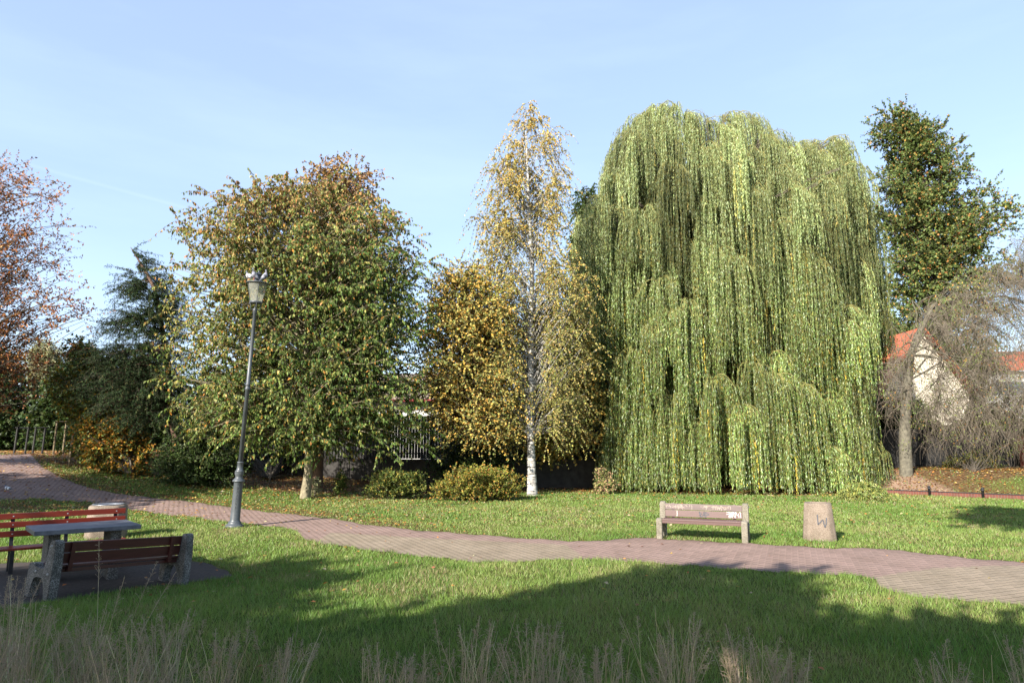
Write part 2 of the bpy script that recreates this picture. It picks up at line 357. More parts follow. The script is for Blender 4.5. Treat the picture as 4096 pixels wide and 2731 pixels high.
def pal(n, cols, w=None, jit=.18):
    cols = np.array(cols, float); w = None if w is None else np.array(w, float)/np.sum(w)
    i = rng.choice(len(cols), n, p=w); c = cols[i]*(1+rng.normal(size=(n, 1))*jit)
    return np.clip(c*(1+rng.normal(size=(n, 3))*.06), .004, .95)
def bm_obj(name, bm, mat, parent=None, smooth=False):
    me = bpy.data.meshes.new(name); bm.normal_update(); bm.to_mesh(me); bm.free()
    if smooth:
        for p in me.polygons: p.use_smooth = True
    return link(name, me, parent, mat)
def box(bm, x0, x1, y0, y1, z0, z1, bev=0., mtx=None):
    r = bmesh.ops.create_cube(bm, size=1); vs = r['verts']
    for v in vs: v.co = Vector(((x0+x1)/2+v.co.x*(x1-x0), (y0+y1)/2+v.co.y*(y1-y0), (z0+z1)/2+v.co.z*(z1-z0)))
    if bev:
        es = list({e for v in vs for e in v.link_edges}); r = bmesh.ops.bevel(bm, geom=es, offset=bev, segments=2, affect='EDGES', profile=.6); vs = list({v for f in r['faces'] for v in f.verts})
    if mtx is not None: bmesh.ops.transform(bm, matrix=mtx, verts=vs)
    return vs
def lathe(bm, prof, seg=24, mtx=None):
    rings = []
    for r, z in prof:
        rings.append([bm.verts.new((r*math.cos(2*PI*i/seg), r*math.sin(2*PI*i/seg), z)) for i in range(seg)])
    for a, b in zip(rings, rings[1:]):
        for i in range(seg): bm.faces.new((a[i], a[(i+1) % seg], b[(i+1) % seg], b[i]))
    if prof[0][0] > 1e-4: bm.faces.new(list(reversed(rings[0])))
    if prof[-1][0] > 1e-4: bm.faces.new(rings[-1])
    vs = [v for r in rings for v in r]
    if mtx is not None: bmesh.ops.transform(bm, matrix=mtx, verts=vs)
    return vs
def ribbons(lines, w, mp):
    """flat strokes; mp maps a 2-D point to 3-D"""
    V, F = [], []
    for ln in lines:
        for (a, b) in zip(ln, ln[1:]):
            a = np.array(a, float); b = np.array(b, float); d = b-a; l = np.linalg.norm(d)
            if l < 1e-6: continue
            d /= l; n = np.array([-d[1], d[0]])*w/2; e = d*w*.35; k = len(V)
            for q in (a-e-n, b+e-n, b+e+n, a-e+n): V.append(mp(q))
            F.append([k, k+1, k+2, k+3])
    return np.array(V), np.array(F)

# ------------------------------------------------------------------ path outline (photo pixels, 2352-wide copy) -> ground
UP = [(-260, 1030), (-120, 1040), (0, 1043), (70, 1043), (100, 1075), (150, 1100), (200, 1120), (300, 1138), (400, 1148), (500, 1160), (560, 1169), (640, 1178), (760, 1191), (830, 1203), (960, 1218), (1100, 1228), (1200, 1236), (1300, 1242), (1380, 1243), (1430, 1236), (1500, 1236), (1600, 1242), (1703, 1247), (1821, 1254), (1920, 1260), (2000, 1258), (2080, 1266), (2130, 1272), (2200, 1279), (2260, 1285), (2352, 1291), (2600, 1305)]
LO = [(-260, 1150), (0, 1146), (106, 1146), (182, 1152), (225, 1157), (268, 1164), (304, 1171), (396, 1183), (517, 1197), (588, 1204), (650, 1211), (682, 1222), (700, 1238), (760, 1251), (900, 1270), (1000, 1281), (1100, 1291), (1200, 1289), (1300, 1284), (1400, 1286), (1512, 1294), (1614, 1301), (1727, 1310), (1850, 1316), (1960, 1321), (2012, 1328), (2018, 1346), (2060, 1362), (2100, 1370), (2200, 1378), (2352, 1389), (2600, 1405)]
UPu, UPv = np.array(UP).T*K; LOu, LOv = np.array(LO).T*K
def on_path(x, y, z, pad=0.):
    u, v = pix(x, y, z)
    wv = 6*np.sin(u*.031)+4*np.sin(u*.083+1)
    return (v > np.interp(u, UPu, UPv)+wv*.25-pad) & (v < np.interp(u, LOu, LOv)+wv*.4+pad) & (u > -440) & (u < 4500)
PAD = [Gd(*q)[:2] for q in [(-150, 1420), (20, 1395), (130, 1378), (300, 1352), (430, 1338), (540, 1322), (500, 1300), (440, 1286), (380, 1270), (100, 1290), (-150, 1300)]]
def in_poly(x, y, poly):
    c = np.zeros(x.shape, bool); n = len(poly)
    for i in range(n):
        x0, y0 = poly[i]; x1, y1 = poly[(i+1) % n]
        c ^= ((y0 > y) != (y1 > y)) & (x < (x1-x0)*(y-y0)/(y1-y0+1e-12)+x0)
    return c

# value noise for vectors of points
_g = rng.random((64, 64))
def vn(x, y, s):
    x = np.asarray(x)/s+100; y = np.asarray(y)/s+100; xi = np.floor(x).astype(int); yi = np.floor(y).astype(int); fx = sst(x-xi); fy = sst(y-yi)
    g = lambda a, b: _g[a % 64, b % 64]
    return (g(xi, yi)*(1-fx)+g(xi+1, yi)*fx)*(1-fy)+(g(xi, yi+1)*(1-fx)+g(xi+1, yi+1)*fx)*fy
def litter(x, y):
    """0..1: share of leaf litter / bare soil instead of lawn"""
    z = hz(x, y); u, v = pix(x, y, z); u = u/K; v = v/K
    back = sst((np.interp(u, [-200, 200, 450, 700, 1000, 1250, 1450, 2000, 2400], [1015, 1085, 1110, 1142, 1140, 1136, 1138, 1146, 1095])-v)/14.)
    edge = np.exp(-np.abs(v-np.interp(u*K, UPu, UPv)/K+6)/7.)*sst((1350-u)/500)*.8
    near = sst((u-600)/-300)*np.exp(-np.abs(v-1165)/14.)*.7
    mound = ((x-EA[0])*EN[0]+(y-EA[1])*EN[1] > .1)*((x-EA[0])*ED[0]+(y-EA[1])*ED[1] > -3)*sst((22.5-x)/4)
    und = np.exp(-((u-850)/350)**2)*sst((1175-v)/40)*.6
    return np.clip(np.maximum.reduce([back, edge, near, mound*1.0, und*vn(x, y, .8)])*(.7+.6*vn(x, y, .5)), 0, 1)
# ------------------------------------------------------------------ ground
def axis(lo, hi, st, far):
    a = np.arange(lo, hi+st/2, st); ext = [hi+st*1.6**k for k in range(1, 40) if st*1.6**k < far]; exl = [lo-st*1.6**k for k in range(1, 40) if st*1.6**k < far]
    return np.concatenate([exl[::-1], a, ext])
gx = axis(-34, 30, .3, 900); gy = axis(-4, 44, .3, 900)
X, Yg = np.meshgrid(gx, gy); Z = hz(X, Yg); nx, ny = len(gx), len(gy)
V = np.stack([X, Yg, Z], -1).reshape(-1, 3)
idx = np.arange(nx*ny).reshape(ny, nx)
F = np.stack([idx[:-1, :-1], idx[:-1, 1:], idx[1:, 1:], idx[1:, :-1]], -1).reshape(-1, 4)
lt = litter(V[:, 0], V[:, 1])[:, None]; nz = vn(V[:, 0], V[:, 1], 1.7)[:, None]
C = (np.array([[.055, .085, .02]])*(1-nz)+np.array([[.11, .12, .035]])*nz)*(1-lt)+np.array([[.13, .085, .05]])*lt
md = ((V[:, 0]-EA[0])*EN[0]+(V[:, 1]-EA[1])*EN[1]) > .1
chip = (md & (V[:, 0] > 11) & (V[:, 0] < 19.0) & (V[:, 1] < 40))[:, None]
C = np.where(chip, np.array([[.3, .21, .17]])*(.7+.5*nz), C)
tag(link('ground', npmesh('ground', V, F, C, True), None, M['ground']), kind='structure')

# ------------------------------------------------------------------ path
us = np.linspace(-440, 4500, 620); rows = 26
PV, PC = [], []
def tanmask(u, v):
    """yellowish band of pavers, photo px (2352 copy) of the point"""
    b1 = np.interp(u, [640, 760, 860, 1000, 1150, 1300, 1335], [1300, 1222, 1228, 1236, 1243, 1250, 1275])
    m1 = (v > b1) & (u > 690) & (u < 1335-(v-1245)*.2)
    b2 = np.interp(u, [1990, 2012, 2060, 2150, 2260, 2352, 2600], [1340, 1324, 1316, 1304, 1299, 1298, 1300])
    return m1 | ((v > b2) & (u > 1995))
for u in us:
    w_ = 6*math.sin(u*.031)+4*math.sin(u*.083+1)
    a = G(u, float(np.interp(u, UPu, UPv))+w_*.25); b = G(u, float(np.interp(u, LOu, LOv))+w_*.4)
    for k in range(rows):
        t = k/(rows-1); p = a*(1-t)+b*t; p[2] = float(hz(p[0], p[1]))+.006; PV.append(p)
PV = np.array(PV); pu, pv = pix(PV[:, 0], PV[:, 1], PV[:, 2]); tm = tanmask(pu/K, pv/K)[:, None]
pc = np.where(tm, np.array([[.285, .23, .17]]), np.array([[.285, .20, .172]]))
kk = np.tile(np.arange(rows), len(us)); ed = np.minimum(kk, rows-1-kk)
ewn = vn(PV[:, 0], PV[:, 1], .7)
pc = pc*(1-.35*(np.exp(-ed/1.6)*(.4+ewn)))[:, None]
i = np.arange(len(us)-1)[:, None]*rows+np.arange(rows-1)[None]; i = i.ravel()
PF = np.stack([i, i+rows, i+rows+1, i+1], -1)[:, ::-1]
tag(link('path', npmesh('path', PV, PF, pc, True), None, M['paver']), kind='structure')
# worn tarmac patch under the benches
n = 40; cc = np.mean(PAD, 0); V = []; 
def padring(s): return [cc+(np.array(PAD[i % len(PAD)])*(1-f)+np.array(PAD[(i+1) % len(PAD)])*f-cc)*s*(1+.03*math.sin(i*7+f*9)) for i in range(len(PAD)) for f in (0, .25, .5, .75)]
V = []
for s in (1, .75, .5, .25, .02): V += [(p[0], p[1], float(hz(p[0], p[1]))+.005) for p in padring(s)]
m_ = 4*len(PAD); F = [[r*m_+i, r*m_+(i+1) % m_, (r+1)*m_+(i+1) % m_, (r+1)*m_+i] for r in range(4) for i in range(m_)]
tag(link('tarmac_patch', npmesh('tarmac_patch', np.array(V), np.array(F)), None, M['asphalt']), kind='structure')

# ------------------------------------------------------------------ lawn blades
def scatter(y0, y1, dens, wide=.82, extra=1.8):
    ar = (y1-y0)*((wide*(y0+y1)/2+extra)*2); n = int(ar*dens)
    y = rng.uniform(y0, y1, n*2); x = rng.uniform(-1, 1, n*2)*(wide*y1+extra)
    k = np.abs(x) < wide*y+extra; return x[k][:n], y[k][:n]
def blades():
    Vs, Cs = [], []
    for (y0, y1, dens, h, w) in [(4.2, 7, 2600, .075, .006), (7, 9.5, 2000, .07, .0075), (9.5, 13, 1300, .065, .010), (13, 18, 750, .06, .015), (18, 25, 420, .06, .022), (25, 34, 230, .065, .032), (34, 46, 60, .08, .05)]:
        x, y = scatter(y0, y1, dens); z = hz(x, y)
        k = ~on_path(x, y, z) & ~in_poly(x, y, PAD); l = litter(x, y)
        k &= rng.random(len(x)) > l*.93
        x, y, z = x[k], y[k], z[k]; n = len(x)
        g = np.clip((vn(x, y, 2.3)*.55+vn(x, y, .5)*.45-.5)*1.5+.5, 0, 1)
        hh = h*(.5+.9*rng.random(n))*(.65+.7*vn(x, y, .6)); az = rng.uniform(0, 2*PI, n); ln = rng.uniform(.1, .9, n)*hh
        P = np.stack([x, y, z-.004], -1); sd = np.stack([np.cos(az), np.sin(az), 0*az], -1)*(w*rng.uniform(.6, 1.3, n))[:, None]/2
        az2 = rng.uniform(0, 2*PI, n); tip = P+np.stack([np.cos(az2)*ln, np.sin(az2)*ln, hh], -1)
        Vs.append(np.stack([P-sd, P+sd, tip], 1).reshape(-1, 3))
        c = np.array([.108, .205, .036])*(1-g[:, None])+np.array([.235, .305, .08])*g[:, None]
        c = c*(1+rng.normal(size=(n, 1))*.2)
        dry = rng.random(n) < .07+.5*np.clip(g-.5, 0, 1)+.35*sst((vn(x+9, y+3, 1.1)-.72)*6); c[dry] = np.array([.28, .24, .12])*(1+rng.normal(size=(dry.sum(), 1))*.15)
        Cs.append(np.repeat(np.clip(c, .01, .8), 3, 0))
    V = np.concatenate(Vs); return npmesh('grass', V, np.arange(len(V)).reshape(-1, 3), np.concatenate(Cs))
tag(link('grass', blades(), None, M['grass']), 'short green lawn grass on both sides of the paved path', 'grass', kind='stuff')
# fallen leaves: curled little quads
def fallen():
    Vs, Cs = [], []
    for (y0, y1, dens, s) in [(4.2, 9, 26, .05), (9, 18, 42, .06), (18, 27, 80, .07), (27, 44, 90, .085)]:
        x, y = scatter(y0, y1, dens); z = hz(x, y); l = litter(x, y)
        op = on_path(x, y, z); u, v = pix(x, y, z)
        pr = np.where(op, .03+.16*sst((1500-u)/1200), .06+.28*sst((y-15)/10)*sst((2600-u)/1600)+.05*sst((y-15)/10)+.95*l)
        pr = np.where((y < 13) & (x > -2), pr*.45, pr)
        k = rng.random(len(x)) < pr; x, y, z, l = x[k], y[k], z[k], l[k]; op = op[k]; n = len(x)
        P = np.stack([x, y, z+np.where(op, .012, rng.uniform(.015, .06, n))], -1)
        az = rng.uniform(0, 2*PI, n); D = np.stack([np.cos(az), np.sin(az), rng.uniform(-.25, .35, n)], -1); Nr = np.stack([rng.normal(size=n)*.35, rng.normal(size=n)*.35, np.ones(n)], -1)
        ss = s*rng.uniform(.6, 1.5, n)
        c = pal(n, [(.42, .20, .05), (.30, .12, .04), (.50, .34, .10), (.22, .10, .05), (.45, .36, .22)], [3, 3, 2, 3, 2])
        V, F, c = leafquads(P, D, Nr, ss, ss*.65, c, .12); Vs.append(V); Cs.append(c)
    V = np.concatenate(Vs); return npmesh('fallen_leaves', V, np.arange(len(V)).reshape(-1, 4), np.concatenate(Cs))
tag(link('fallen_leaves', fallen(), None, M['dryleaf']), 'brown and yellow leaves fallen on the lawn and along the path edge', 'leaves', kind='stuff')

# ------------------------------------------------------------------ benches
def bench_end(x0, w):
    prof = [(0, 0), (0, .40), (.015, .435), (.05, .45), (.13, .45), (.17, .435), (.19, .40), (.40, .385), (.46, .41), (.485, .60), (.50, .74), (.525, .77), (.60, .785), (.64, .77), (.655, .73), (.665, .45), (.66, 0), (.53, 0), (.50, .17), (.46, .25), (.40, .29), (.26, .29), (.20, .27), (.155, .2), (.14, 0)]
    bm = bmesh.new(); a = [bm.verts.new((x0, y, z)) for y, z in prof]; b = [bm.verts.new((x0+w, y, z)) for y, z in prof]; n = len(prof)
    fa = bm.faces.new(a); fb = bm.faces.new(b[::-1])
    for i in range(n): bm.faces.new((a[i], b[i], b[(i+1) % n], a[(i+1) % n]))
    es = list(set(list(fa.edges)+list(fb.edges))); bmesh.ops.bevel(bm, geom=es, offset=.012, segments=2, affect='EDGES')
    bmesh.ops.triangulate(bm, faces=[f for f in bm.faces if len(f.verts) > 4]); bmesh.ops.recalc_face_normals(bm, faces=bm.faces); return bm
def park_bench(loc, rz, Lb, label, cm, p1, p2, sm, group):
    r = empty('park_bench', loc, label, 'bench', rz, group); h = Lb/2; w = .125
    for x0 in (-h, h-w):
        e = bm_obj('concrete_end', bench_end(x0, w), cm, r)
        s = -1 if x0 < 0 else 1; xf = -h if s < 0 else h
        for (y, z) in ((.24, .345), (.58, .335), (.575, .70)):
            bm = bmesh.new(); lathe(bm, [(.02, 0), (.02, .006), (.011, .012), (.011, .02)], 10, Matrix.Translation((xf+s*.001, y, z)) @ Matrix.Rotation(s*PI/2, 4, 'Y'))
            bm_obj('bolt', bm, M['steel'], e)
    x0, x1 = -h+w+.002, h-w-.002
    tilt = .10
    def pl(nm, y, z, hh, th, mat, t):
        bm = bmesh.new(); box(bm, x0, x1, -th/2, th/2, -hh/2, hh/2, .006, Matrix.Translation((0, y, z)) @ Matrix.Rotation(-t, 4, 'X')); return bm_obj(nm, bm, mat, r)
    b1 = pl('backrest_plank', .505, .675, .135, .035, p1, tilt); b2 = pl('backrest_plank', .487, .525, .145, .035, p2, tilt)
    for k, y in enumerate((.075, .195, .315, .43)):
        bm = bmesh.new(); box(bm, x0, x1, y-.056, y+.056, .40, .435, .006); bm_obj('seat_plank', bm, sm, r)
    bm = bmesh.new(); box(bm, x0, x1, .03, .075, .345, .397, .004); box(bm, x0, x1, .42, .46, .335, .385, .004); bm_obj('rail', bm, sm, r)
    for x in (-h+w+.17, h-w-.17):
        bm = bmesh.new(); box(bm, x-.028, x+.028, -.017, .017, -.2, .2, .004, Matrix.Translation((0, .531, .55)) @ Matrix.Rotation(-tilt, 4, 'X')); box(bm, x-.028, x+.028, .08, .5, .352, .396, .003)
        bm_obj('batten', bm, sm, r)
    return r, h, w, tilt, b1, b2
BG = 'concrete and plank park benches'
a = G(2640, 2155); b = G(2978, 2172); a[2] = b[2] = 0
c = (a+b)/2; rz = math.atan2(b[1]-a[1], b[0]-a[0])
fb, h, w, tl_, pk1, pk2 = park_bench(c, rz, 1.93, 'mauve plank bench with pale stone ends and graffiti facing the path before the willow', M['concrete'], M['plank_worn'], M['plank_mauve'], M['plank_mauve'], BG)
# graffiti on its backrest, coordinates are pixels of a crop of the photo
def onplank(y, z, x_of, z_of):
    def f(q):
        dz = z_of(q[1]); return (x_of(q[0]), y-.0175-.0015+math.tan(tl_)*0+dz*math.sin(tl_)*1.0-.001, z+dz*math.cos(tl_))
    return f
xo = lambda px: -.84+1.68*(px-395)/(2045-395)
top = lambda lines: [[(x, z) for x, z in l] for l in lines]
def strokes(name, lines, wdt, plank, y, z, hh, v0, v1, mat):
    # v0..v1 : the plank's upper and lower edge in crop pixels at the left end, it falls 40 px to the right
    def f(q):
        sh = (q[0]-395)/1650*38; t = ((v0+v1)/2+sh-q[1])/(v1-v0)*hh
        return (xo(q[0]), y-.0195*math.cos(tl_)+t*math.sin(tl_), z+t*math.cos(tl_))
    V, F = ribbons([[(px, pv_) for px, pv_ in l] for l in lines], wdt*(1650/1.68), f)
    o = link(name, npmesh(name, V, F), plank, mat)
# chalky tags on the top plank
TT = [[(405, 190), (430, 195), (440, 165)], [(485, 150), (500, 170), (515, 185), (512, 215)], [(470, 185), (525, 182)], [(545, 205), (590, 195), (620, 195)], [(635, 150), (632, 220)], [(560, 170), (600, 180), (690, 200)], [(670, 160), (688, 245)], [(682, 155), (730, 150), (738, 205), (700, 215), (695, 175)], [(700, 190), (740, 190)], [(745, 145), (780, 170), (755, 185), (745, 150)], [(755, 185), (780, 250)], [(765, 190), (820, 215)], [(830, 175), (845, 160), (870, 165), (880, 195)], [(930, 155), (935, 185), (925, 190)], [(965, 160), (985, 175), (982, 245)], [(1180, 180), (1185, 200)], [(1240, 175), (1280, 190), (1300, 180)], [(1295, 185), (1292, 245)], [(1215, 210), (1260, 200), (1330, 205)], [(1440, 170), (1437, 245)], [(1405, 200), (1600, 208)], [(1480, 175), (1490, 250)], [(1520, 165), (1528, 255)], [(1560, 180), (1575, 255)], [(1600, 165), (1615, 270)], [(1545, 225), (1590, 225)], [(1610, 170), (1690, 250), (1720, 230), (1700, 215)], [(1750, 180), (1760, 215), (1745, 225)], [(1760, 180), (1805, 182), (1803, 245)]]
for lo_, hi_x in ((0, 1000), (1000, 1380), (1380, 3000)):
    strokes('scribble', [l for l in TT if lo_ <= l[0][0] < hi_x], .0075, pk1, .505, .675, .135, 120, 250, M['cream_paint'])
RP = [[(1140, 300), (1150, 360), (1165, 400)], [(1140, 305), (1190, 340), (1155, 365), (1195, 405)], [(1205, 400), (1225, 350), (1245, 300), (1252, 350), (1262, 405)], [(1222, 370), (1255, 370)], [(1275, 305), (1282, 405)], [(1278, 305), (1345, 355), (1290, 372)]]
strokes('spray_letters', RP, .017, pk2, .487, .525, .145, 262, 398, M['grey_spray'])
WT = [[(1715, 325), (1770, 312)], [(1715, 362), (1770, 352)], [(1772, 312), (1770, 430)], [(1758, 405), (1775, 395), (1795, 415)], [(1795, 310), (1792, 430)], [(1795, 350), (1820, 345)], [(1822, 308), (1826, 420)], [(1800, 385), (1840, 385)], [(1845, 310), (1840, 425)], [(1845, 312), (1872, 312), (1875, 355), (1845, 360)], [(1845, 385), (1880, 380), (1888, 425)], [(1895, 310), (1905, 430)], [(1895, 312), (1930, 330), (1905, 350), (1955, 380), (1978, 425)], [(1955, 375), (1975, 340)], [(1985, 330), (1995, 315), (2010, 325), (2010, 350), (1995, 385), (1998, 415)], [(2012, 360), (2012, 425)], [(1840, 335), (1880, 335)]]
WT = [[(x, y-24+8) for x, y in l] for l in WT]
strokes('painted_tag', WT, .006, pk2, .487, .525, .145, 262, 398, M['white_paint'])
strokes('painted_tag', [[(658, 280), (660, 300)], [(656, 310), (662, 345)], [(657, 355), (655, 385)]], .009, pk2, .487, .525, .145, 262, 398, M['white_paint'])
# near bench: its back to the camera
d41 = np.array([math.cos(R(40)), math.sin(R(40))]); n41 = np.array([-d41[1], d41[0]])
a = np.array([-6.22, 9.62]); d58 = np.array([math.cos(R(58)), math.sin(R(58))]); n58 = np.array([-d58[1], d58[0]])
c = a+d58*.97+n58*.62
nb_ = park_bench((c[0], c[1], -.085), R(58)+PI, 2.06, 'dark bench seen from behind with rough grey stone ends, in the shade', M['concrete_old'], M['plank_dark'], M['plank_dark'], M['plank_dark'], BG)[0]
nb_.rotation_euler = (0, -R(3.2), R(58)+PI)      # stands a little askew, lower at its far end
# red bench on steel supports beyond the table
s0 = 2.83; n0 = 14.3
org = d41*(s0-.95)+n41*n0
rb = empty('park_bench', (org[0], org[1], 0), 'bright red slatted bench on black metal supports behind the game table', 'bench', R(40), None)
for z, y in ((.865, .10), (.73, .06), (.585, .02)):
    bm = bmesh.new(); box(bm, -1.0, .95, y-.017, y+.017, z-.047, z+.047, .006); bm_obj('backrest_plank', bm, M['plank_red'], rb)
for k in range(4):
    bm = bmesh.new(); y = -.04-.108*k; box(bm, -1.0, .95, y-.05, y+.05, .36, .395, .006); bm_obj('seat_plank', bm, M['plank_red'], rb)
for x in (-.72, .05, .80):
    bm = bmesh.new(); box(bm, x-.028, x+.028, -.012, .012, -.32, .30, .003, Matrix.Translation((0, .093, .62)) @ Matrix.Rotation(-.28, 4, 'X')); box(bm, x-.025, x+.025, -.40, .03, .325, .357, .003)
    bm_obj('support', bm, M['black_metal'], rb)
    for ya in (-.36, -.03):
        bm = bmesh.new(); box(bm, x-.03, x+.03, ya, ya+.05, -.15, .324, .003); bm_obj('leg', bm, M['black_metal'], rb)
    for (y, z) in ((.098, .865), (.058, .73), (.018, .585)):
        bm = bmesh.new(); lathe(bm, [(.012, 0), (.012, .004), (.006, .007)], 8, Matrix.Translation((x, y-.033, z)) @ Matrix.Rotation(PI/2, 4, 'X'))
        bm_obj('bolt', bm, M['steel'], rb)
# game table
TZ = .77
tq = [PZ(180, 2123, TZ), PZ(604, 2095, TZ), PZ(480, 2077, TZ), PZ(50, 2103, TZ)]
tc_ = sum(tq)/4; Ltab = 1.44; Wtab = 1.06
tb = empty('game_table', (tc_[0], tc_[1], 0), 'grey metal topped table with a worn chessboard between the benches', 'table', R(41))
bm = bmesh.new(); box(bm, -Ltab/2, Ltab/2, -Wtab/2, Wtab/2, TZ-.07, TZ, .008); bm_obj('tabletop', bm, M['tabletop'], tb)
for x in (-.42, .42):
    bm = bmesh.new(); box(bm, x-.08, x+.08, -.26, .26, -.2, TZ-.072, .015); bm_obj('leg', bm, M['concrete_old'], tb)

# ------------------------------------------------------------------ litter bins
def bin_ring(r, z, sq, n=64, ph=0):
    P = []
    for i in range(n):
        t = 2*PI*i/n; m = ((t+PI/4+ph) % (PI/2))-PI/4
        ro = min(r/math.cos(m), r*1.16/math.cos(PI/4-abs(m)))
        rr = r*(1-sq)+ro*sq; P.append((rr*math.cos(t), rr*math.sin(t), z))
    return P
def litter_bin(loc, rz, label, cm, rim=False, hgt=.80, rt=.275, rb_=.345):
    r = empty('litter_bin', loc, label, 'litter bin', rz, 'stone litter bins by the path')
    rings = [bin_ring(rb_*.97, 0, 1), bin_ring(rb_, .03, 1), bin_ring(rt*1.01, hgt-.03, 1), bin_ring(rt*.97, hgt-.005, .9), bin_ring(rt*.93, hgt, .7), bin_ring(rt*.82, hgt, 0), bin_ring(rt*.79, hgt-.02, 0), bin_ring(rt*.78, .12, 0), bin_ring(.01, .1, 0)]
    V = np.array([p for q in rings for p in q]); n = 64
    F = np.array([[k*n+i, k*n+(i+1) % n, (k+1)*n+(i+1) % n, (k+1)*n+i] for k in range(len(rings)-1) for i in range(n)])
    body = link('body', npmesh('body', V, F, None, False), r, cm)
    if rim:
        bm = bmesh.new(); lathe(bm, [(rt*.74, hgt-.1), (rt*.74, hgt+.012), (rt*.9, hgt+.02), (rt*.92, hgt+.008), (rt*.76, hgt+.002), (rt*.76, hgt-.1)], 32); bm_obj('metal_rim', bm, M['steel'], r, True)
    return r, body
q = G(3292, 2160)
fr = math.atan2(q[0], q[1])
bn, body = litter_bin((q[0]*.998, q[1]+.12, 0), -fr+PI/4*0, 'pinkish stone litter bin with a grey sprayed W at the path edge', M['concrete_pink'])
# sprayed letter on the face turned to the camera (local -Y face)
WL = [[(772, 550), (778, 870)], [(778, 870), (850, 800), (905, 725), (940, 735)], [(945, 740), (955, 850), (980, 955)], [(985, 955), (1020, 850), (1045, 650)]]
def onbin(qq):
    z = .80*(1440-qq[1])/(1440-160); x = (qq[0]-800)/1742*200*bn.location.y/FX
    return (x, -(.345+(.275-.345)*z/.8)-.006, z)
V, F = ribbons(WL, 38, onbin); link('spray_letter', npmesh('spray_letter', V, F), body, M['grey_spray'])
q = G(402, 2150)
litter_bin((q[0]+.06, q[1]+.1, 0), R(22), 'stone litter bin with shiny metal rim behind the red bench', M['concrete_pink'], True, .72, .36, .40)

# ------------------------------------------------------------------ street lamp
lb = G(937, 2108); LH = 6.68
lean = math.atan2(.29, 6.66)
lamp = empty('street_lamp', (lb[0], lb[1], lb[2]-.01), 'tall grey cast iron lamp post leaning to the right beside the path', 'street lamp')
lamp.rotation_euler = (R(1.0), lean, 0)
bm = bmesh.new(); lathe(bm, [(.21, 0), (.225, .02), (.225, .06), (.20, .085), (.165, .10), (.16, .13), (.145, .15), (.13, .17), (.12, .2), (.11, 1.13), (.115, 1.14), (.15, 1.155), (.155, 1.17), (.15, 1.185), (.10, 1.24), (.085, 1.27), (.10, 1.31), (.115, 1.37), (.11, 1.41), (.115, 1.42), (.085, 1.44), (.075, 1.5), (.07, 1.62), (.085, 1.63), (.085, 1.65), (.06, 1.66)], 28)
base = bm_obj('base', bm, M['lamp_metal'], lamp, True)
bm = bmesh.new(); lathe(bm, [(.058, 1.66), (.053, 3.5), (.068, 3.51), (.068, 3.56), (.053, 3.57), (.052, 3.62), (.063, 3.63), (.06, 3.66), (.05, 3.67), (.044, 5.52), (.055, 5.53), (.055, 5.60), (.06, 5.61), (.06, 5.66), (.03, 5.67)], 20)
bm_obj('pole', bm, M['lamp_metal'], lamp, True)
P = []
for k in range(4):
    t = k*PI/2+.5; c_, s_ = math.cos(t), math.sin(t)
    P.append([(.045*c_, .045*s_, 5.63), (.10*c_, .10*s_, 5.64), (.13*c_, .13*s_, 5.70), (.125*c_, .125*s_, 5.76), (.15*c_, .15*s_, 5.82)])
V, F = tubes(np.array(P), np.array([.014, .014, .013, .013, .016]), 6); link('bracket', npmesh('bracket', V, F, None, True), lamp, M['lamp_metal'])
bm = bmesh.new(); lathe(bm, [(.02, 5.78), (.15, 5.80), (.165, 5.82), (.165, 5.85), (.145, 5.86), (.02, 5.865)], 28); bm_obj('lower_ring', bm, M['lamp_metal'], lamp, True)
bm = bmesh.new(); lathe(bm, [(.235, 6.33), (.265, 6.335), (.285, 6.35), (.285, 6.37), (.25, 6.38), (.13, 6.405), (.10, 6.43), (.08, 6.50), (.075, 6.575), (.10, 6.58), (.11, 6.59), (.06, 6.635), (.02, 6.65), (.016, 6.665), (.02, 6.68), (.012, 6.70), (.0001, 6.71)], 28)
bm_obj('roof', bm, M['lamp_metal'], lamp, True)
bm = bmesh.new(); lathe(bm, [(.14, 5.862), (.235, 6.33)], 28)
for f in [f for f in bm.faces if len(f.verts) > 4]: bm.faces.remove(f)
bm_obj('glass_shade', bm, M['glass'], lamp, True)
for k in range(4):
    t = k*PI/2+.5; c_, s_ = math.cos(t), math.sin(t)
    V, F = tubes(np.array([[(.147*c_, .147*s_, 5.86), (.242*c_, .242*s_, 6.34)]]), .009, 6); link('rib', npmesh('rib', V, F), lamp, M['lamp_metal'])
bm = bmesh.new(); lathe(bm, [(.05, 6.32), (.05, 6.28), (.035, 6.25), (.035, 6.2), (.001, 6.18)], 14); bm_obj('bulb_holder', bm, M['wall_white'], lamp, True)
# marker scribble running down the lower column
SC = [[(.02, 1.06), (.035, 1.09), (.0, 1.10), (-.012, 1.07)], [(-.01, 1.03), (.02, 1.01), (.02, .97), (-.012, .96), (-.012, 1.0)], [(-.01, .93), (.02, .91), (-.01, .89), (-.015, .86)], [(.0, .84), (.02, .81), (-.015, .80)], [(-.015, .77), (.01, .72), (-.02, .73)], [(-.02, .68), (.012, .66)], [(-.02, .64), (.005, .58), (-.022, .6)], [(-.01, .54), (.0, .48)]]
def oncol(qq):
    r_ = .12+(.11-.12)*(qq[1]-.2)/.93+.002; t = -PI/2+.3+qq[0]/r_; return (r_*math.cos(t)*1.01, r_*math.sin(t)*1.01, qq[1])
for part_ in (SC[:4], SC[4:]):
    V, F = ribbons(part_, .008, oncol); link('marker_scribble', npmesh('marker_scribble', V, F), base, M['marker'])

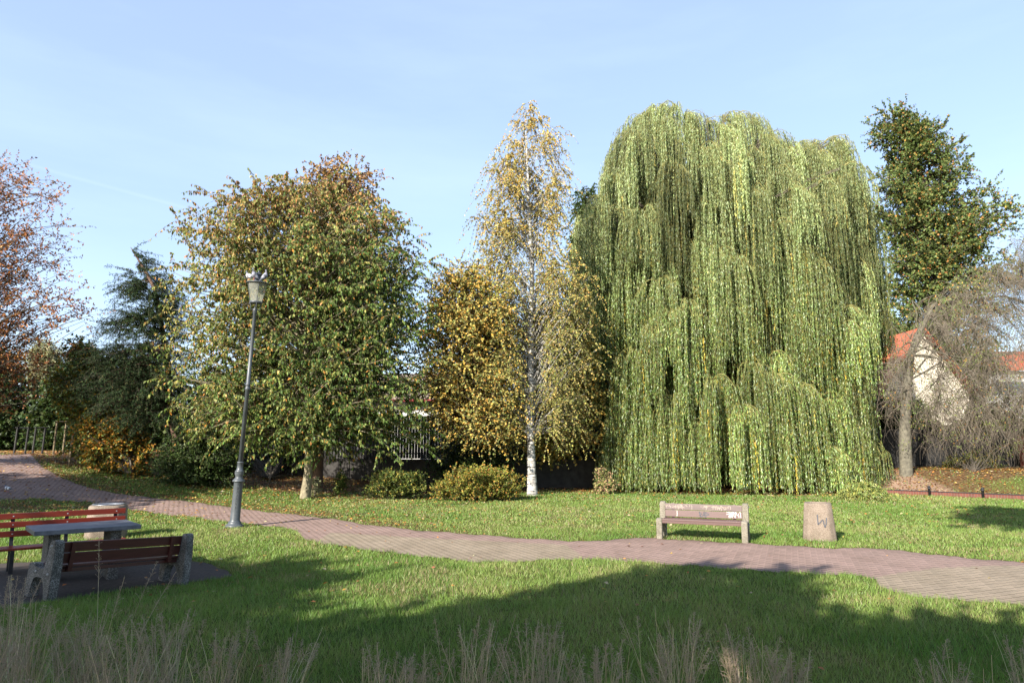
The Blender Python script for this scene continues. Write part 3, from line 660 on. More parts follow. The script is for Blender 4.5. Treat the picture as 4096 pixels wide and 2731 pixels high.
# ------------------------------------------------------------------ pigeons
def pigeon(loc, rz, pitch, label, white=.0, parent=None):
    r = empty('pigeon', loc, label, 'pigeon', rz, 'pigeons'); r.scale = (1.2, 1.2, 1.2)
    # body loft along local +X (head) : centre x, z, half width, half height
    sec = [(-.19, .085, .012, .004), (-.15, .09, .028, .007), (-.10, .10, .036, .018), (-.06, .11, .048, .038), (-.01, .115, .058, .055), (.04, .125, .056, .058), (.075, .145, .042, .046), (.09, .175, .026, .03), (.095, .20, .021, .022), (.105, .22, .023, .022), (.12, .222, .018, .017), (.132, .218, .007, .007), (.15, .214, .002, .002)]
    n = 14; V = []; C = []
    for i, (x, z, a_, b_) in enumerate(sec):
        for k in range(n):
            t = 2*PI*k/n; V.append((x, a_*math.cos(t), z+b_*math.sin(t)))
            if i < 3: c = (.06, .065, .08)
            elif i < 6:
                c = (.27, .28, .32)
                if white: c = (.75, .75, .75)
                if (i == 4) and abs(math.cos(t)) > .6: c = (.05, .05, .06)
            elif i < 8: c = (.09, .11, .12) if k % 2 else (.14, .10, .16)
            elif i < 11: c = (.13, .15, .18)
            else: c = (.05, .05, .05)
            C.append(c)
    F = [[i*n+k, (i+1)*n+k, (i+1)*n+(k+1) % n, i*n+(k+1) % n] for i in range(len(sec)-1) for k in range(n)]
    V = np.array(V); cy, sy = math.cos(pitch), math.sin(pitch); V2 = V.copy(); V2[:, 2] -= .1
    X2 = V2[:, 0]*cy-V2[:, 2]*sy; Z2 = V2[:, 0]*sy+V2[:, 2]*cy; V2[:, 0] = X2; V2[:, 2] = Z2+.1
    b = link('body', npmesh('body', V2, np.array(F), np.array(C), True), r, M['feather'])
    for s in (-1, 1):
        V, F = tubes(np.array([[(0, s*.022, .075), (.005, s*.022, .03), (.0, s*.022, .005), (.03, s*.026, .003)]]), .004, 5); link('leg', npmesh('leg', V, F), r, M['foot'])
    return r
M['feather'] = leafmat('feather', .0, .6, .3); M['foot'] = paint('pink_foot', (.5, .13, .12))
bpy.context.view_layer.update()
def onlamp(ang, rad=.225, z=6.388): return lamp.matrix_world @ Vector((rad*math.cos(ang), rad*math.sin(ang), z))
pigeon(onlamp(R(190)), R(150), .1, 'pigeon with white breast and green head on the left rim of the lamp', .8)
pigeon(onlamp(R(262), .2, 6.39), R(195), .55, 'grey pigeon perched upright in the middle of the lamp top')
pigeon(onlamp(R(-22)), R(55), .6, 'plump dark-winged pigeon on the right rim of the lamp')
q = G(30, 1971); pigeon(q+np.array([0, 0, .008]), R(160), -.1, 'pale pigeon pecking on the shaded path at the left', .6)

# ------------------------------------------------------------------ trees
def prof_world(prof, Y):
    pts = [(PY(ul*K, v*K, Y), PY(ur*K, v*K, Y)) for v, ul, ur in prof]
    z = np.array([(a[2]+b[2])/2 for a, b in pts]); xc = np.array([(a[0]+b[0])/2 for a, b in pts]); rr = np.array([(b[0]-a[0])/2 for a, b in pts])
    o = np.argsort(z); return z[o], xc[o], rr[o]
def crown_points(prof, Y, n, shrink, yr, shell):
    z, xc, rr = prof_world(prof, Y)
    zs = rng.uniform(z[0], z[-1], n*8); r = np.interp(zs, z, rr); k = rng.random(n*8) < (r/rr.max())**(1.6 if shell < .5 else 1.2); zs = zs[k][:n]; r = np.maximum(np.interp(zs, z, rr)-shrink, .08); x0 = np.interp(zs, z, xc)
    rho = rng.random(len(zs))**shell; th = rng.uniform(0, 2*PI, len(zs))
    x = x0+r*rho*np.cos(th); y = Y+r*yr*rho*np.sin(th)
    return np.stack([x, y, zs], -1), x0, r, (z, xc, rr)
def pathat(P, t):
    """points on polyline P at fraction of height z"""
    return np.stack([np.interp(t, P[:, 2], P[:, 0]), np.interp(t, P[:, 2], P[:, 1]), t], -1)
def tree(name, label, cat, base, prof, colf, Y=None, n=180, tw=8, lv=14, tl=.8, leaf=(.11, .06), droop=.3, hang=.5, yr=.85, shell=.45, tr=.16, bark='bark', twigm='twig', lm='leaf', trunk=None, group=None, kindleaf='quad', limb=.03, bias=(.5, .0, .25), toptrunk=.85, twr=.006, zlo=None, openx=0, tpow=.75, upz=.8):
    global rng
    rng = np.random.default_rng(zlib.crc32(label.encode()))
    b = Gd(*base) if len(base) == 2 else np.array(base, float)
    if Y is None: Y = b[1]
    root = empty(name, b, label, cat, 0, group)
    Cp, x0, rad, (z, xc, rr) = crown_points(prof, Y, n, tl*.38, yr, shell)
    if openx:
        kp = ~((np.abs(Cp[:, 0]-b[0]) < openx) & (Cp[:, 1] < Y) & (rng.random(len(Cp)) < .85)); Cp, x0, rad = Cp[kp], x0[kp], rad[kp]
    if trunk is None:
        tz = np.linspace(b[2]-.15, z[0]+(z[-1]-z[0])*toptrunk, 12); f = sst((tz-b[2])/(z[-1]-b[2]))
        tx = b[0]*(1-f)+np.interp(tz, z, xc)*f; ty = b[1]*(1-f)+Y*f; wob = .03*(z[-1]-b[2])/8
        TP = np.stack([tx+wob*np.sin(tz*1.3), ty, tz], -1)
    else:
        TP = np.array([PY(u*K, v*K, b[1]+(Y-b[1])*i/(len(trunk)-1)) for i, (u, v) in enumerate(trunk)])
        tt = np.linspace(0, 1, 16); TP = np.stack([np.interp(tt, np.linspace(0, 1, len(TP)), TP[:, k]) for k in range(3)], -1)
        TP[0, 2] = b[2]-.15
    fr_ = np.linspace(0, 1, len(TP)); TR = tr*(1-fr_)**tpow+.012; TR[0] *= 1.35; TR[1] *= 1.08
    parts = [tubes(TP[None], TR[None], 12)]
    # limbs
    hd = np.hypot(Cp[:, 0]-np.interp(Cp[:, 2], TP[:, 2], TP[:, 0]), Cp[:, 1]-np.interp(Cp[:, 2], TP[:, 2], TP[:, 1]))
    zs = np.clip(Cp[:, 2]-hd*upz*rng.uniform(.5, 1.2, len(Cp)), max(TP[0, 2]+.3, z[0]-.4) if zlo is None else PY(2048, zlo*K, b[1])[2], TP[-1, 2]); A = pathat(TP, zs)
    md_ = (A+Cp)/2+np.array([0, 0, 1])*(hd*.12)[:, None]+rng.normal(size=Cp.shape)*.08*hd[:, None]
    t = np.linspace(0, 1, 7)[None, :, None]; LP = (1-t)**2*A[:, None]+2*t*(1-t)*md_[:, None]+t*t*Cp[:, None]
    wb = rng.normal(size=(len(Cp), 1, 3)); LP = LP+wb*np.sin(t*7+wb[:, :, :1]*3)*t*(1-t)*(hd*.16+.12)[:, None, None]
    lr = limb*(.4+hd/3.)[:, None]*(1-.8*np.linspace(0, 1, 7))[None]; parts.append(tubes(LP, np.minimum(lr, tr*.5), 5))
    # twigs
    ci = np.repeat(np.arange(len(Cp)), tw); S0 = LP[ci, rng.integers(3, 7, len(ci))]
    out = nrm(np.stack([Cp[:, 0]-x0, Cp[:, 1]-Y, 0*x0], -1)+1e-6)[ci]
    D = nrm(out*bias[0]+rand3(len(ci))*.75+np.array([0, 0, bias[2]])); ln = tl*rng.uniform(.5, 1.2, len(ci))
    s = np.linspace(0, 1, 5)[None, :, None]; TW = S0[:, None]+D[:, None]*ln[:, None, None]*s+np.array([0, 0, -1])*(droop*ln[:, None, None]*s**2)
    tv, tf = tubes(TW, np.array([1, .8, .6, .45, .3])*twr, 3)
    V, F = merge(parts)
    link('trunk', npmesh('trunk', V-b, F, None, True), root, M[bark])
    if twigm: link('twigs', npmesh('twigs', tv-b, tf), root, M[twigm])
    if lv:
        ti = np.repeat(np.arange(len(ci)), lv); q = rng.uniform(.1, 1.05, len(ti))
        P = S0[ti]+D[ti]*(ln[ti]*q)[:, None]+np.array([0, 0, -1])*(droop*ln[ti]*q**2)[:, None]
        keep = P[:, 2] > hz(P[:, 0], P[:, 1])+.02; P = P[keep]; Dt = D[ti][keep]; m = len(P)
        LD = nrm(rand3(m)*.7+Dt*.35+np.array([0, 0, -hang])); Nr = nrm(rand3(m)*.8+np.array([-.25, -.45, .6]))
        clk = (P[:, 2]-z[0])/(z[-1]-z[0]); C = colf(P, clk, m)
        cj = 1+.16*rng.normal(size=len(Cp))[ci][ti][keep][:, None]; C = np.clip(C*cj, .004, .9)
        sz = leaf[0]*rng.uniform(.65, 1.25, m)
        if kindleaf == 'bent': V, F, Cc = leafbent(P, LD, Nr, sz, sz*leaf[1]/leaf[0], C)
        else: V, F, Cc = leafquads(P, LD, Nr, sz, sz*leaf[1]/leaf[0], C, .1)
        link('crown', npmesh('crown', V-b, F, Cc), root, M[lm])
    return root
def X0(u, Y): return float((u*K-2048)/FX*Y)
def mixc(f, a, b):
    f = np.clip(f, 0, 1)[:, None]; return a*(1-f)+b*f
GRN = [(.055, .105, .022), (.085, .14, .03), (.12, .17, .045)]
def c_cherry(P, h, m):
    g = pal(m, [(.055, .10, .022), (.09, .14, .03), (.14, .175, .045), (.25, .23, .06), (.42, .20, .04)], [4, 4, 3, 1.6, .4])
    y = pal(m, [(.27, .25, .08), (.20, .22, .06), (.36, .25, .08), (.38, .17, .05)], [4, 4, 2.4, 1])
    f = (rng.random(m) < np.clip((h-.28)*.9+np.clip(-(P[:, 0]+8)/9, -.3, .4), .04, .85)).astype(float)
    br_ = pal(m, [(.30, .16, .07), (.26, .13, .05), (.36, .24, .09)])
    return mixc((rng.random(m) < np.clip((h-.62)*1.2, 0, .36)).astype(float), mixc(f, g, y), br_)
def c_birch(P, h, m):
    g = pal(m, [(.21, .22, .06), (.29, .27, .09), (.16, .18, .05), (.38, .30, .10)], [3, 3, 2, 2]); o = pal(m, [(.50, .35, .10), (.56, .41, .13), (.46, .28, .07), (.34, .31, .08)])
    return mixc((rng.random(m) < np.clip(h*1.05-.12, .12, .9)).astype(float), g, o)
def c_orange(P, h, m): return pal(m, [(.52, .33, .07), (.48, .27, .06), (.38, .34, .11), (.58, .41, .10), (.21, .23, .07), (.13, .16, .045)], [2.2, 1.4, 4, 1.6, 3, 1.2])
def c_brownm(P, h, m):
    return mixc((rng.random(m) < np.clip(h*1.6-.5, 0, .95)).astype(float), pal(m, [(.05, .085, .02), (.08, .11, .03)]), pal(m, [(.27, .15, .07), (.22, .12, .055), (.34, .22, .09)]))
def c_oak(P, h, m): return pal(m, [(.08, .12, .035), (.11, .15, .045), (.16, .19, .06), (.45, .28, .07), (.4, .17, .06)], [5, 5, 3, .8, .6])
def c_dark(P, h, m): return pal(m, [(.03, .055, .015), (.045, .075, .02), (.06, .08, .025)])
def c_hazel(P, h, m): return pal(m, [(.09, .13, .03), (.14, .17, .035), (.3, .24, .04), (.42, .25, .03)], [4, 3, 2, 1.3])
def c_beech(P, h, m): return pal(m, [(.30, .12, .05), (.40, .17, .06), (.2, .09, .055), (.44, .25, .09)], [3, 3, 3, 1])
def c_pale(P, h, m): return pal(m, [(.28, .28, .16), (.36, .32, .2), (.24, .26, .14)])
def c_nd(P, h, m): return pal(m, [(.022, .04, .014), (.03, .052, .018), (.08, .07, .028), (.016, .028, .011)], [4, 3, .8, 3])

tree('cherry_tree', 'broad cherry tree with drooping green and yellow leaves beside the lamp', 'tree', (700, 1144),
     [(405, 640, 850), (440, 540, 890), (475, 440, 915), (520, 385, 965), (590, 360, 1012), (700, 372, 1012), (780, 368, 1002), (850, 360, 1008), (930, 372, 1020), (990, 400, 1012), (1035, 560, 975), (1068, 800, 940)],
     c_cherry, n=720, tw=11, lv=21, tl=.95, leaf=(.15, .062), zlo=985, upz=.55, droop=.35, hang=1.1, shell=.38, tr=.15, bark='bark_cherry', kindleaf='bent', limb=.02, yr=.6, bias=(.55, 0, .2))
tree('maple_tree', 'brown-topped maple rising behind the cherry tree', 'tree', (722, 1128),
     [(372, 745, 862), (400, 680, 882), (440, 640, 890), (490, 620, 905), (560, 660, 960), (680, 640, 985), (800, 640, 975), (900, 680, 960)],
     c_brownm, Y=31, n=480, tw=8, lv=14, tl=.8, leaf=(.12, .09), hang=.3, tr=.24, bark='bark_red', shell=.5)
tree('birch_tree', 'tall slender white-barked birch with golden leaves left of the willow', 'tree', (1223, 1138),
     [(228, 1195, 1222), (270, 1165, 1270), (310, 1142, 1318), (350, 1120, 1328), (420, 1090, 1325), (480, 1080, 1318), (540, 1075, 1318), (600, 1060, 1365), (680, 1060, 1400), (780, 1070, 1400), (880, 1090, 1390), (960, 1120, 1370), (1010, 1170, 1290)],
     c_birch, n=680, tw=9, lv=22, tl=.95, leaf=(.075, .062), tpow=.85, zlo=1000, openx=.75, droop=1.05, hang=.8, shell=.42, tr=.17, bark='birch', limb=.014, yr=.85, bias=(.35, 0, .45),
     trunk=[(1223, 1138), (1220, 1050), (1218, 950), (1220, 850), (1218, 750), (1221, 680), (1222, 600), (1215, 490), (1212, 400), (1209, 330), (1208, 290)], toptrunk=1, upz=1.3)
tree('maple_tree', 'orange maple between the cherry tree and the birch', 'tree', (1120, 1118),
     [(590, 1045, 1075), (630, 985, 1110), (680, 965, 1190), (760, 930, 1200), (850, 925, 1200), (920, 935, 1195), (980, 975, 1190), (1010, 1080, 1180)],
     c_orange, Y=28.3, n=430, tw=11, lv=17, tl=1.15, leaf=(.09, .075), hang=.5, tr=.10, bark='bark_red', shell=.55, yr=.6, zlo=1020)
tree('maple_tree', 'low golden maple behind the right side of the birch', 'tree', (1275, 1118),
     [(700, 1230, 1300), (780, 1190, 1370), (870, 1170, 1400), (950, 1180, 1400), (1010, 1200, 1390), (1042, 1220, 1360)],
     c_orange, Y=32.3, n=460, tw=8, lv=16, tl=.8, leaf=(.13, .11), hang=.5, tr=.12, bark='bark_red', shell=.42, yr=.5, zlo=1040)
tree('poplar_tree', 'dark green tree squeezed between the birch and the willow', 'tree', (1380, 1115),
     [(425, 1322, 1375), (480, 1305, 1400), (560, 1300, 1420), (700, 1290, 1430), (850, 1300, 1440), (980, 1320, 1450), (1060, 1340, 1440)],
     c_dark, Y=36.5, n=480, tw=8, lv=16, tl=.7, leaf=(.16, .08), hang=.9, droop=.6, tr=.14, shell=.5, yr=.8)
tree('oak_tree', 'dense dark green oak with orange tinges behind the right side of the willow', 'tree', (X0(2130, 66), 66., 1.),
     [(240, 2022, 2070), (275, 1995, 2105), (310, 1988, 2165), (350, 1985, 2210), (400, 1985, 2250), (450, 1990, 2292), (520, 1990, 2318), (600, 1990, 2318), (680, 1995, 2310), (750, 2000, 2300), (830, 2010, 2290), (900, 2030, 2260)],
     c_oak, Y=66, n=560, tw=13, lv=24, tl=1.6, leaf=(.21, .16), hang=.2, droop=.1, tr=.28, shell=.55, yr=.85, bias=(.5, 0, .5))
tree('beech_tree', 'thinning beech with rust brown leaves at the left edge', 'tree', (-190, 1060),
     [(362, -160, 40), (400, -330, 150), (450, -380, 120), (520, -420, 165), (580, -420, 155), (640, -430, 190), (690, -430, 235), (740, -430, 205), (800, -430, 150), (870, -420, 115), (930, -380, 80)],
     c_beech, Y=27, n=700, tw=10, lv=10, tl=.85, leaf=(.11, .06), hang=.2, droop=.05, tr=.4, shell=.6, yr=.8, bias=(.55, 0, .35), limb=.016, twr=.005, upz=.75)
tree('conifer_tree', 'dark drooping conifer with a leaning trunk left of the cherry tree', 'tree', (413, 1108),
     [(560, 297, 303), (600, 282, 325), (640, 275, 385), (690, 280, 420), (745, 225, 430), (800, 200, 440), (860, 165, 440), (920, 190, 430), (980, 270, 420)],
     c_nd, n=250, tw=9, lv=50, tl=1.15, leaf=(.12, .022), hang=.55, droop=.3, tr=.15, bark='bark_red', shell=.55, lm='needle', yr=.8, limb=.018, upz=-.1, bias=(1.3, 0, .1),
     trunk=[(413, 1108), (403, 1000), (391, 950), (389, 850), (375, 777), (366, 700), (350, 650), (320, 600), (300, 568)])
# saplings and undergrowth at the left
tree('hazel_tree', 'young yellow and green tree standing between the stakes and the conifer', 'tree', (262, 1078),
     [(775, 160, 195), (820, 140, 250), (870, 110, 300), (930, 105, 330), (990, 140, 330), (1040, 155, 330), (1068, 200, 320)],
     c_hazel, Y=31.5, n=320, tw=8, lv=13, tl=.7, leaf=(.13, .09), hang=.5, tr=.07, shell=.5, yr=.8)
def bush(label, base, prof, colf, Y=None, name='bush', group=None, **kw):
    a = dict(n=60, tw=8, lv=16, tl=.35, leaf=(.07, .045), hang=.1, droop=.1, tr=.02, shell=.6, yr=.7, limb=.01, upz=1.2, toptrunk=.5, twr=.004); a.update(kw)
    return tree(name, label, 'bush', base, prof, colf, Y=Y, group=group, **a)
def c_spirea(P, h, m): return pal(m, [(.15, .17, .03), (.24, .22, .04), (.36, .24, .05), (.42, .2, .05), (.09, .13, .03)], [4, 4, 2, 1.2, 3])
def c_spl(P, h, m): return pal(m, [(.09, .13, .03), (.13, .16, .035), (.34, .27, .06), (.06, .09, .02)], [4, 4, 2, 3])
bush('golden orange low shrub sunlit beside the birch trunk', (1100, 1150), [(1085, 1040, 1190), (1100, 1000, 1205), (1125, 985, 1210), (1149, 990, 1208)], c_spirea, n=300, tw=9, lv=18, tl=.45, yr=.45, bias=(.2, 0, .9))
bush('dull green and yellow shrub left of the golden shrub', (905, 1147), [(1092, 845, 960), (1105, 830, 985), (1130, 832, 985), (1146, 840, 980)], c_spl, n=190, tw=8, lv=15, tl=.42, yr=.5, bias=(.2, 0, .9))
bush('tiny leafy sprout right of the cherry trunk', (783, 1135), [(1085, 778, 792), (1105, 765, 798), (1132, 770, 795)], c_spl, n=14, tw=6, lv=12, tl=.25, leaf=(.10, .05))
bush('thin silvery sprout touching the foot of the cherry trunk', (722, 1140), [(1095, 718, 726), (1120, 712, 740), (1138, 715, 735)], c_pale, n=9, tw=5, lv=10, tl=.22, leaf=(.10, .04))
bush('shaded dark bush by the fence behind the golden shrub', (1080, 1118), [(1000, 1010, 1150), (1040, 970, 1200), (1080, 960, 1215), (1112, 970, 1210)], c_dark, Y=31.5, n=150, tw=8, lv=14, tl=.5, leaf=(.10, .06))
bush('small shrub with pink and yellow leaves at the left foot of the willow', (1400, 1135), [(1075, 1370, 1382), (1100, 1365, 1420), (1132, 1355, 1425)], lambda P, h, m: pal(m, [(.35, .33, .12), (.4, .24, .16), (.12, .17, .05)]), n=40, tw=7, lv=12, tl=.28)
bush('dark green thicket under the conifer', (470, 1112), [(985, 400, 520), (1030, 350, 560), (1080, 330, 575), (1108, 350, 560)], c_dark, Y=28.5, n=260, tw=8, lv=15, tl=.5, leaf=(.10, .06), yr=.6)
bush('orange and green low tree bending over the grass at the left', (300, 1095), [(950, 220, 320), (990, 170, 350), (1040, 165, 360), (1080, 215, 370), (1098, 250, 380)], lambda P, h, m: pal(m, [(.42, .22, .03), (.34, .15, .03), (.12, .14, .03), (.07, .09, .025)], [2, 2, 3, 3]), Y=30, n=170, tw=8, lv=13, tl=.5, leaf=(.12, .08))
bush('sprawling evergreen bush along the left part of the fence', (620, 1105), [(1000, 500, 700), (1040, 480, 740), (1085, 490, 720), (1104, 500, 700)], c_dark, Y=37.5, n=150, tw=8, lv=14, tl=.6, leaf=(.13, .08), yr=.3)
bush('yellow-green bushes under the hanging bare twigs at the right', (2240, 1092), [(1060, 2180, 2290), (1075, 2150, 2310), (1095, 2150, 2320)], c_hazel, Y=36, n=110, tw=8, lv=13, tl=.4, yr=.4)
# trees far behind
HG = 'dark trees closing the background'
def back(label, u0, u1, v0, v1, Y, colf=c_dark, n=170, leaf=(.27, .18), tl=1.1, seed=0, name='background_tree', group=HG):
    w = (u1-u0); m = (u0+u1)/2
    pr = [(v0, m-w*.12, m+w*.12), (v0+(v1-v0)*.2, m-w*.38, m+w*.36), (v0+(v1-v0)*.5, m-w*.5, m+w*.5), (v1, m-w*.46, m+w*.45)]
    x = PY(m*K, 1000, Y)[0]; z = float(hz(x, Y))
    return tree(name, label, 'tree', (x, Y, z), pr, colf, Y=Y, n=int(n*1.7), tw=8, lv=13, tl=tl, leaf=leaf, hang=.4, droop=.2, tr=.16, shell=.6, yr=.6, group=group)
back('dark evergreen in the far left corner beyond the path end', -130, 110, 800, 1040, 52, n=220)
back('dark tree right of the path end, behind the stakes', 70, 260, 850, 1050, 50, n=200)
back('dark tree behind the conifer trunk', 230, 430, 830, 1080, 44, n=200)
back('dark tree behind the left half of the cherry tree', 400, 620, 860, 1080, 46, n=200)
back('dark evergreen behind the white house wall near the willow', 1230, 1500, 820, 1080, 44, n=230)
back('dark tree hidden behind the foot of the willow', 1450, 1760, 850, 1110, 40, n=240)
back('dark tree hidden behind the middle of the willow', 1700, 2010, 880, 1110, 40, n=240)
back('dark evergreen behind the trunk of the bare weeping tree', 1950, 2170, 930, 1085, 39.5, n=230)
back('dark evergreen at the right edge behind the bare twigs', 2140, 2420, 960, 1085, 39.5, n=230)
back('black-green evergreen directly behind the slat fence left of the cherry trunk', 500, 700, 900, 1100, 37.5, n=170)
back('dense dark evergreen directly behind the slat fence right of the cherry trunk', 690, 900, 940, 1100, 37.2, n=170)
back('dense dark evergreen directly behind the slat fence at the birch trunk', 1110, 1300, 940, 1100, 37.5, n=170)
back('dark evergreen behind the slat fence beside the left edge of the willow', 1270, 1480, 920, 1100, 38.5, n=190)
back('far pale willow on the skyline at the left', 60, 150, 780, 900, 90, c_pale, 140, (.3, .12), 1.6, group=None)
back('far russet birch on the skyline at the left', 150, 240, 800, 900, 95, lambda P, h, m: pal(m, [(.5, .36, .2), (.42, .33, .2)]), 120, (.3, .14), 1.6, group=None)

# ------------------------------------------------------------------ weeping willow
def willow():
    global rng
    rng = np.random.default_rng(4)
    b = Gd(1655, 1128); b[1] += 3.6; b[2] = float(hz(b[0], b[1])); Y0 = b[1]
    root = empty('willow_tree', b, 'huge weeping willow with long green curtains reaching the lawn', 'tree')
    TOPu = [1335, 1350, 1400, 1412, 1430, 1465, 1500, 1540, 1590, 1640, 1690, 1740, 1790, 1830, 1860, 1910, 1960, 1985, 2005, 2030, 2042]
    TOPv = [520, 440, 400, 335, 290, 245, 228, 218, 232, 258, 246, 240, 262, 300, 318, 312, 298, 325, 400, 500, 640]
    BOTu = [1335, 1360, 1400, 1430, 1480, 1700, 1950, 1985, 2000, 2040]; BOTv = [700, 850, 1090, 1130, 1132, 1140, 1125, 1090, 830, 800]
    Ry = 5.2
    tips, strands = [], []
    SP, SL, SC, SH = [], [], [], []
    limbs = []
    nb = 640
    cent = np.array([b[0], Y0, b[2]+1.5])
    HUB = [(1428, 352, .05), (1450, 300, .0), (1485, 262, .1), (1515, 240, -.1), (1570, 236, .1), (1620, 258, 0), (1665, 268, .1), (1705, 258, -.1), (1775, 268, .1), (1815, 305, 0), (1845, 325, -.1), (1885, 325, .1), (1925, 316, 0), (1965, 318, 0), (1985, 365, .1), (2002, 430, 0), (2012, 500, .1), (2020, 570, 0), (1405, 430, 0), (1345, 540, 0), (1370, 470, 0), (1480, 300, .3), (1540, 235, 0), (1600, 255, .2), (1740, 255, 0), (1690, 290, .5), (1800, 300, .3), (1860, 335, .3), (1950, 320, .1), (1430, 420, .3), (1990, 420, .1), (1360, 500, .1), (1350, 610, .2),
           (1480, 480, .8), (1560, 400, .7), (1650, 440, .8), (1760, 430, .75), (1880, 470, .6), (1960, 520, .4), (1590, 685, 1.0), (1500, 740, .95), (1540, 700, 1), (1680, 700, .95), (1860, 560, .8), (1920, 650, .75), (1990, 640, .3), (2015, 700, .1),
           (1735, 825, 1.05), (1790, 850, 1.1), (1850, 870, 1.05), (1905, 900, .95), (1950, 960, .8), (1975, 1010, .65), (1640, 860, 1.08), (1700, 930, 1.15), (1810, 960, 1.15), (1460, 800, .9), (1475, 880, .85), (1500, 940, .95), (1545, 900, 1.0), (1460, 960, .8), (1590, 960, 1.05), (1425, 900, .75), (1415, 990, .7), (1440, 1040, .8), (1900, 1020, 1.05)]
    def halton(i, b_):
        f, r_ = 1., 0.
        while i > 0: f /= b_; r_ += f*(i % b_); i //= b_
        return r_
    for q in range(1, 151):       # front drapes, evenly spread
        u = 1368+632*halton(q, 2); tp = np.interp(u, TOPu, TOPv); bt = np.interp(u, BOTu, BOTv); ph = .15+.8*halton(q, 5)
        HUB.append((u, tp+(bt-tp)*(.02+.72*halton(q, 3))+14, ph*(1-.3*abs((u-1690)/350)**2)))
    for q in range(1, 221):       # drapes inside and behind
        u = 1368+632*halton(q, 2); tp = np.interp(u, TOPu, TOPv); bt = np.interp(u, BOTu, BOTv)
        HUB.append((u, tp+(bt-tp)*(.03+.62*halton(q, 3))+14, .15-.85*halton(q, 5)))
    for hi_, (u, vt, ph) in enumerate(HUB):
        yy = Y0-Ry*ph
        x = (u*K-2048)/FX*yy
        zc = PY(u*K, vt*K, yy if hi_ < 66 else Y0-.5*Ry*ph)[2]
        ztm = PY(u*K, float(np.interp(u, TOPu, TOPv))*K, Y0)[2]; zc = min(zc, b[2]+(ztm-b[2])*(1-.30*abs(ph)**2.2)-.1)
        o = np.array([x-cent[0], yy-Y0, 0]); r = np.linalg.norm(o)+1e-6; o /= r
        zb = 4.9 if (u > 1942 and vt < 850) else (4.6 if (u < 1425 and vt < 800) else .1)
        Lh = rng.uniform(2.3, 5.6) if ph > 0 else rng.uniform(4, 8); dens = 5 if hi_ > 66 else 7
        hcol = 1+.27*rng.normal()
        for a_ in range(dens):
            ang = rng.normal()*.75; oo = np.array([o[0]*math.cos(ang)-o[1]*math.sin(ang), o[0]*math.sin(ang)+o[1]*math.cos(ang), 0]); L = rng.uniform(.45, 1.25)
            hub = np.array([x, yy, zc-rng.uniform(.1, .5)])-o*.3
            P0 = hub; P1 = hub+oo*L*.55+np.array([0, 0, .55*L]); P2 = hub+oo*L-np.array([0, 0, .15+.25*L])
            t = np.linspace(0, 1, 8)[:, None]; arc = (1-t)**2*P0+2*t*(1-t)*P1+t*t*P2; limbs.append(arc)
            side = np.array([-oo[1], oo[0], 0]); La = Lh*rng.uniform(.8, 1.15)
            for k in range(15):
                f = 1-rng.random()**1.7*.85; p = (1-f)**2*P0+2*f*(1-f)*P1+f*f*P2
                p = p+side*rng.normal()*.085+oo*rng.normal()*.07
                zmin = float(hz(p[0], p[1]))+rng.uniform(.03, .45)+(zb if zb > 1 else 0)*rng.uniform(.8, 1.3)
                ln = La*rng.uniform(.75, 1.08)
                if zc < 4.6 and zb < 1: ln = max(ln, (p[2]-zmin)*rng.uniform(.85, 1))
                ln = min(ln, max(.4, p[2]-zmin)); SP.append(p); SL.append(ln); SC.append((oo[0]*.2+rng.normal()*.07, oo[1]*.2+rng.normal()*.07)); SH.append(hcol)
    SP = np.array(SP); SL = np.array(SL); SC = np.array(SC); n = len(SP)
    # strand: small outward arc, then hanging
    s = np.linspace(0, 1, 8)[None, :]
    ofs = (1-np.exp(-s*SL[:, None]*1.6))*1.0
    wv = rng.uniform(0, 6.28, n)[:, None]
    X = SP[:, 0:1]+SC[:, 0:1]*ofs*1.3+.04*np.sin(s*5+wv); Yy = SP[:, 1:2]+SC[:, 1:2]*ofs*1.3+.04*np.cos(s*4+wv)
    rise = .22*np.exp(-((s*SL[:, None]-.25)/.25)**2)
    Zz = SP[:, 2:3]-s*SL[:, None]+rise*.6
    ST = np.stack([X, Yy, Zz], -1)
    # limbs
    parts = []
    tp = np.array([[b[0]+.1*math.sin(z*.9), Y0+.1*math.cos(z), z] for z in np.linspace(b[2]-.2, b[2]+3.2, 8)])
    parts.append(tubes(tp[None], np.linspace(.62, .42, 8)[None], 14))
    ml = []
    for i in range(16):
        e = limbs[rng.integers(len(limbs))][0]*.6+.4*np.array([b[0], Y0, 7.5]); a = tp[-2+0]+rng.normal(size=3)*.08
        t = np.linspace(0, 1, 8)[:, None]; c1 = a*.6+e*.4+np.array([0, 0, .8]); ml.append((1-t)**2*a+2*t*(1-t)*c1+t*t*e)
    parts.append(tubes(np.array(ml), np.linspace(.26, .05, 8)[None], 8))
    mlp = np.concatenate(ml)
    cn = []
    for L_ in limbs:
        j = np.argmin(np.linalg.norm(mlp-L_[0], axis=1)+3*(mlp[:, 2] > L_[0][2])); a = mlp[j]; e = L_[0]; t = np.linspace(0, 1, 6)[:, None]; c1 = (a+e)/2+np.array([0, 0, -.2]); cn.append((1-t)**2*a+2*t*(1-t)*c1+t*t*e)
    parts.append(tubes(np.array(cn), np.linspace(.035, .012, 6)[None], 5))
    V, F = merge(parts); link('trunk', npmesh('trunk', V-b, F, None, True), root, M['bark'])
    V1, F1 = tubes(np.array(limbs), np.linspace(.022, .008, 8)[None], 4); V2, F2 = tubes(ST, np.linspace(.0045, .0025, 8)[None], 3)
    V, F = merge([(V1, F1), (V2, F2)]); link('twigs', npmesh('twigs', V-b, F), root, M['twig_gold'])
